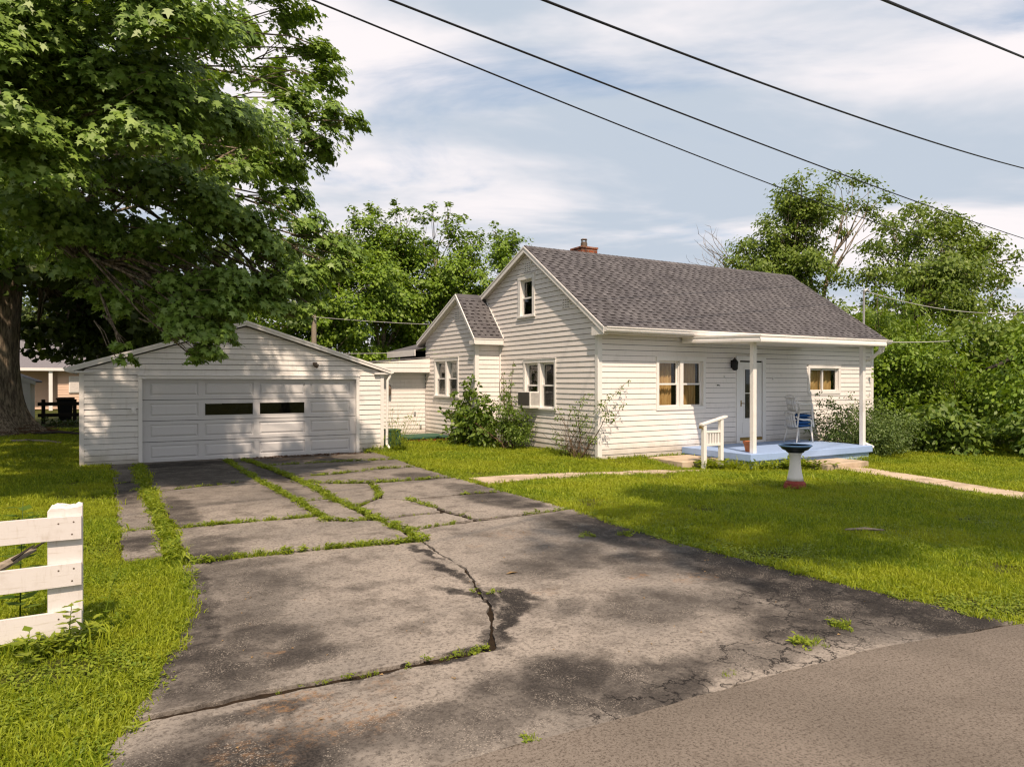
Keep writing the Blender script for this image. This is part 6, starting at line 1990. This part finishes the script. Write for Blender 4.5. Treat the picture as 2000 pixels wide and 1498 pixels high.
clumps = collection('grass_clumps', [proto('grass_clump', blade_clump(22, .085, .02, .07, .0034, .8, s), M['grass']) for s in range(7)])
x, y, d = sample(900000, -9, 25, 2.2, 32, lambda d: np.clip(1.15 * (6.0 / d) ** 1.25, 0.10, 1.0))
bare = np.sin(x * 2.9 + 1.7 * np.sin(y * 1.9)) + np.sin(y * 3.3 + 1.1 * np.sin(x * 2.2)) + rng.normal(0, .45, len(x))
kp = bare > -1.35
x, y, d = x[kp], y[kp], d[kp]
n = len(x)
patch = (np.sin(x * 1.7 + np.sin(y * 1.3)) + np.sin(y * 2.1 + 1.3 * np.sin(x * .9)) + np.sin(x * 4.1 + y * 3.3) * .6) / 2.6
far = np.clip((d - 7) / 10, 0, 1)
s = (.92 + .34 * patch + rng.normal(0, .2, n)) * (1 + .9 * far)
s = np.clip(s, .4, 2.6)
zs = s * np.clip(rng.normal(.85, .3, n), .35, 1.9) / (1 + .45 * far)
scatter('grass', np.stack([x, y, gz(x, y)], 1), np.stack([rng.normal(0, .12, n), rng.normal(0, .12, n), rng.uniform(0, 6.28, n)], 1), np.stack([s, s, zs], 1), clumps)

weeds = collection('clover_clumps', [proto('clover_clump', leafy_clump(18, .09, .032, .024, 50 + s, .75), M['weed']) for s in range(5)])
x, y, d = sample(90000, -6, 18, 2.6, 14, lambda d: np.clip((6.5 / d) ** 1.7, 0.02, 1.0) * .9)
n = len(x)
keep = (np.sin(x * 2.3 + 1) + np.sin(y * 2.9) + rng.normal(0, .7, n)) > .15
x, y = x[keep], y[keep]
n = len(x)
s = rng.uniform(.6, 1.3, (n, 1)) * np.ones((1, 3))
scatter('clover', np.stack([x, y, gz(x, y)], 1), np.stack([rng.normal(0, .15, n), rng.normal(0, .15, n), rng.uniform(0, 6.28, n)], 1), s, weeds)

# weeds and grass sprouting from the driveway cracks
cracks = [([(.70, 17.2), (.69, 12.6), (.68, 10.5), (.68, 9.2), (.67, 7.7)], .05, 44, 1.1),
          ([(2.49, 17.3), (2.5, 13.47), (2.54, 12.32), (2.58, 10.73), (2.56, 9.5), (2.57, 9.13)], .03, 44, .95),
          ([(2.86, 17.3), (3.01, 15.57), (3.12, 13.83), (3.13, 11.84), (3.08, 10.68), (3.14, 9.96), (3.16, 8.87), (3.18, 7.97), (3.17, 7.47)], .035, 48, 1.0),
          ([(.83, 9.63), (1.6, 9.6), (2.48, 9.54)], .022, 50, .9), ([(2.56, 9.13), (2.8, 8.99), (3.08, 9.0)], .02, 40, .85),
          ([(.85, 7.72), (1.29, 7.73), (2.0, 7.67), (2.76, 7.56), (3.17, 7.47)], .024, 50, .95),
          ([(3.24, 8.08), (3.73, 8.19), (3.9, 8.2)], .02, 34, .8), ([(4.28, 8.22), (5.0, 8.26)], .012, 5, .6), ([(5.02, 8.25), (5.8, 8.33)], .03, 22, .8),
          ([(.75, 12.96), (1.44, 13.26), (2.22, 13.5)], .015, 16, .7), ([(3.46, 13.68), (4.02, 13.69), (4.86, 14.0), (5.72, 14.02)], .025, 34, .9), ([(3.2, 12.85), (3.48, 12.56), (4.18, 12.22), (4.85, 12.14), (5.7, 12.12)], .028, 36, .95),
          ([(3.04, 15.73), (4.32, 15.77), (5.16, 15.68), (6.0, 15.55)], .025, 30, .9), ([(4.16, 12.16), (3.92, 11.09), (3.72, 10.55)], .025, 24, .9), ([(3.72, 10.55), (3.25, 10.0)], .02, 14, .7),
          ([(5.0, 10.24), (5.74, 10.2)], .025, 26, .8), ([(4.05, 10.19), (4.17, 9.25)], .025, 30, .85), ([(4.17, 9.25), (4.26, 8.32)], .012, 8, .7), ([(2.62, 10.86), (3.08, 10.88)], .015, 26, .7), ([(3.3, 8.98), (3.6, 9.0), (4.1, 8.98)], .012, 8, .5),
          ([(1.3, 4.26), (1.55, 4.25), (2.28, 4.26)], .02, 26, .5), ([(.9, 4.28), (1.3, 4.26)], .015, 8, .4), ([(2.75, 5.3), (2.8, 5.5), (2.86, 5.6)], .02, 18, .4), ([(.3, 9.75), (.58, 9.73)], .02, 40, .7), ([(.25, 14.45), (.6, 14.45)], .02, 15, .6)]
PX, SC = [], []
for poly, w, dens, sc_ in cracks:
    for (a, b) in zip(poly[:-1], poly[1:]):
        a, b = np.array(a), np.array(b)
        L = np.linalg.norm(b - a)
        m = max(1, int(L * dens * 1.6))
        t = rng.random(m)
        gap = np.sin(t * L * 3.1 + a[0] * 7) + rng.normal(0, .8, m) > -1.1
        t = t[gap]
        p = a + (b - a) * t[:, None] + rng.normal(0, w, (len(t), 2))
        PX.append(p); SC.append(np.full(len(t), sc_ * 1.08) * rng.uniform(.5, 1.25, len(t)))
# tufts standing in the open asphalt
for (tx, ty, r, m, sc_) in ((4.23, 3.2, .05, 16, .8), (4.76, 3.34, .05, 12, .75), (4.72, 3.3, .04, 6, .6), (2.9, 5.35, .03, 6, .5), (5.35, 6.55, .05, 10, .8), (4.95, 6.75, .06, 10, .7), (3.4, 3.1, .04, 5, .4), (1.9, 3.06, .04, 5, .5), (6.2, 17.4, .2, 24, 1.5), (6.0, 17.65, .1, 10, 1.2)):
    PX.append(np.stack([rng.normal(tx, r, m), rng.normal(ty, r, m)], 1)); SC.append(rng.uniform(.7, 1.3, m) * sc_)
PX = np.concatenate(PX); SC = np.concatenate(SC)
n = len(PX)
cw = collection('crack_plants', [proto('crack_tuft', blade_clump(16, .035, .03, .09, .0032, .9, 90 + s), M['weed']) for s in range(3)] + [proto('crack_leaves', leafy_clump(15, .05, .05, .055, 95 + s, .4), M['weed']) for s in range(3)])
scatter('crack_weeds', np.stack([PX[:, 0], PX[:, 1], np.full(n, .022)], 1), np.stack([rng.normal(0, .2, n), rng.normal(0, .2, n), rng.uniform(0, 6.28, n)], 1), SC[:, None] * np.ones((1, 3)), cw)

# longer fringe along walls, posts, porch and drive edges
PX, SC = [], []
for poly, w, dens, sc_ in [([(10.1, 13.45), (11.6, 13.4)], .07, 22, 1.0), ([(10.05, 13.6), (10.0, 15.6)], .09, 34, 1.3), ([(9.3, 18.5), (9.3, 19.7)], .1, 20, 1.0), ([(11.9, 11.9), (12.85, 11.3), (14.2, 11.1)], .1, 46, 2.3), ([(14.2, 11.2), (14.45, 10.6)], .1, 40, 2.4), ([(16.0, 11.1), (17.6, 11.2)], .08, 34, 1.5), ([(10.85, 8.6), (11.1, 8.45), (11.35, 8.6), (11.4, 8.9), (10.8, 8.95)], .09, 60, 1.1),
                           ([(-.42, 5.7), (-.05, 5.75), (-.02, 6.1)], .08, 60, 1.3), ([(-3, 5.8), (-.4, 5.75)], .08, 30, 1.2), ([(6.1, 17.6), (7.0, 17.6)], .1, 40, 1.6), ([(7.7, 19.65), (9.0, 19.5)], .12, 26, 1.2), ([(-.45, 17.6), (.2, 17.7)], .06, 20, .8),
                           ([(.72, 7.6), (.70, 6.9), (.62, 6.1), (.47, 5.4), (.3, 4.9), (.14, 4.3), (.0, 3.9), (-.15, 3.5)], .03, 26, .7), ([(5.86, 2.9), (5.78, 3.77), (5.69, 4.79), (5.60, 6.1), (5.67, 7.15), (5.80, 8.3), (5.78, 10.4), (5.79, 12.1), (5.95, 15.0)], .03, 22, .8), ([(6, 11.95), (11.5, 11.8)], .03, 10, .7), ([(6, 11.05), (11.5, 11.36)], .03, 14, .8)]:
    for (a, b) in zip(poly[:-1], poly[1:]):
        a, b = np.array(a), np.array(b)
        m = max(1, int(np.linalg.norm(b - a) * dens))
        p = a + (b - a) * rng.random(m)[:, None] + rng.normal(0, w, (m, 2))
        PX.append(p); SC.append(sc_ * rng.uniform(.5, 1.3, m))
PX = np.concatenate(PX); SC = np.concatenate(SC)
n = len(PX)
fr_ = collection('fringe_plants', [proto('fringe_tuft', blade_clump(20, .05, .04, .14, .0035, .8, 120 + s), M['grass']) for s in range(3)] + [proto('fringe_leaves', leafy_clump(18, .06, .085, .055, 125 + s, .4), M['weed']) for s in range(3)])
scatter('fringe_weeds', np.stack([PX[:, 0], PX[:, 1], gz(PX[:, 0], PX[:, 1])], 1), np.stack([rng.normal(0, .2, n), rng.normal(0, .2, n), rng.uniform(0, 6.28, n)], 1), SC[:, None] * np.ones((1, 3)), fr_)

# odd bits lying about
mb = MB(); mb.tube([(7.86, 5.44, gz1(7.9, 5.4) + .06), (8.1, 5.34, gz1(8.1, 5.3) + .07), (8.3, 5.22, gz1(8.3, 5.2) + .06)], [.012, .02, .01], 6)
tag(obj('fallen_stick', mb, M['oldwood'], smooth=True), 'short pale stick lying on the right lawn', 'stick')
mb = MB(); mb.add([(3.30, 5.80, .034), (3.36, 5.77, .05), (3.44, 5.80, .036), (3.37, 5.84, .04)], [(0, 1, 2, 3)])
tag(obj('fallen_leaf', mb, M['straw']), 'curled yellow dead leaf lying on the asphalt near the long crack', 'leaf')
mb = MB()
for k in range(110):
    x = random.uniform(.4, 5.6); y = random.uniform(3.2, 11)
    a = random.uniform(0, 6.28); l = random.uniform(.006, .02)
    mb.add([(x, y, .034), (x + l * math.cos(a + .5), y + l * math.sin(a + .5), .042), (x + 1.6 * l * math.cos(a), y + 1.6 * l * math.sin(a), .035), (x + l * math.cos(a - .5), y + l * math.sin(a - .5), .038)], [(0, 1, 2, 3)])
tag(obj('leaf_litter', mb, M['straw'], normals=False), kind='stuff')
mb = MB()
for k in range(420):
    x = random.gauss(4.4, .9); y = 17.45 + random.uniform(-.25, .25)
    a = random.uniform(0, 6.28); l = random.uniform(.02, .05)
    mb.add([(x, y, .036), (x + l * math.cos(a + .5), y + l * math.sin(a + .5), .05), (x + 1.6 * l * math.cos(a), y + 1.6 * l * math.sin(a), .037), (x + l * math.cos(a - .5), y + l * math.sin(a - .5), .045)], [(0, 1, 2, 3)])
tag(obj('door_litter', mb, M['redbrown'], normals=False), kind='stuff')

# --- wood on the horizon and the roadside trees behind the viewpoint that shade the front lawn
q = []
for k in range(60):
    a = math.radians(-20 + 100 * k / 59)
    R = 95 + 14 * math.sin(k * 1.7)
    q.append((R * math.sin(a), R * math.cos(a), 2.2 + 1.1 * math.sin(k * 2.3), 4.2))
C, Nn, D = spray(q, 22, .7, .6, .7, .6, 0, 10)
o = leaf_mesh('distant_wood', C, Nn, 1.1, LEAF_QUAD, M['midleaf'], None, D)
o['kind'] = 'stuff'

road_trees = [((9.5, -7.5), ell(44, (6.8, -1.3, 11.2), (4.4, 2.7, 2.3), 1.1, 81, .2) + ell(22, (9.5, -6.5, 9.5), (4.5, 3.0, 4.0), 1.5, 82, .5), 'tall roadside tree across the road, out of frame, shading the right lawn')]
for (tx, ty), bo, lab in road_trees:
    tree('roadside_tree', lab, 'tree', (tx, ty, 0), 3.0, .24, bo, (M['bark'], M['fardark']), 260, LEAF_TRI, .24, 6)
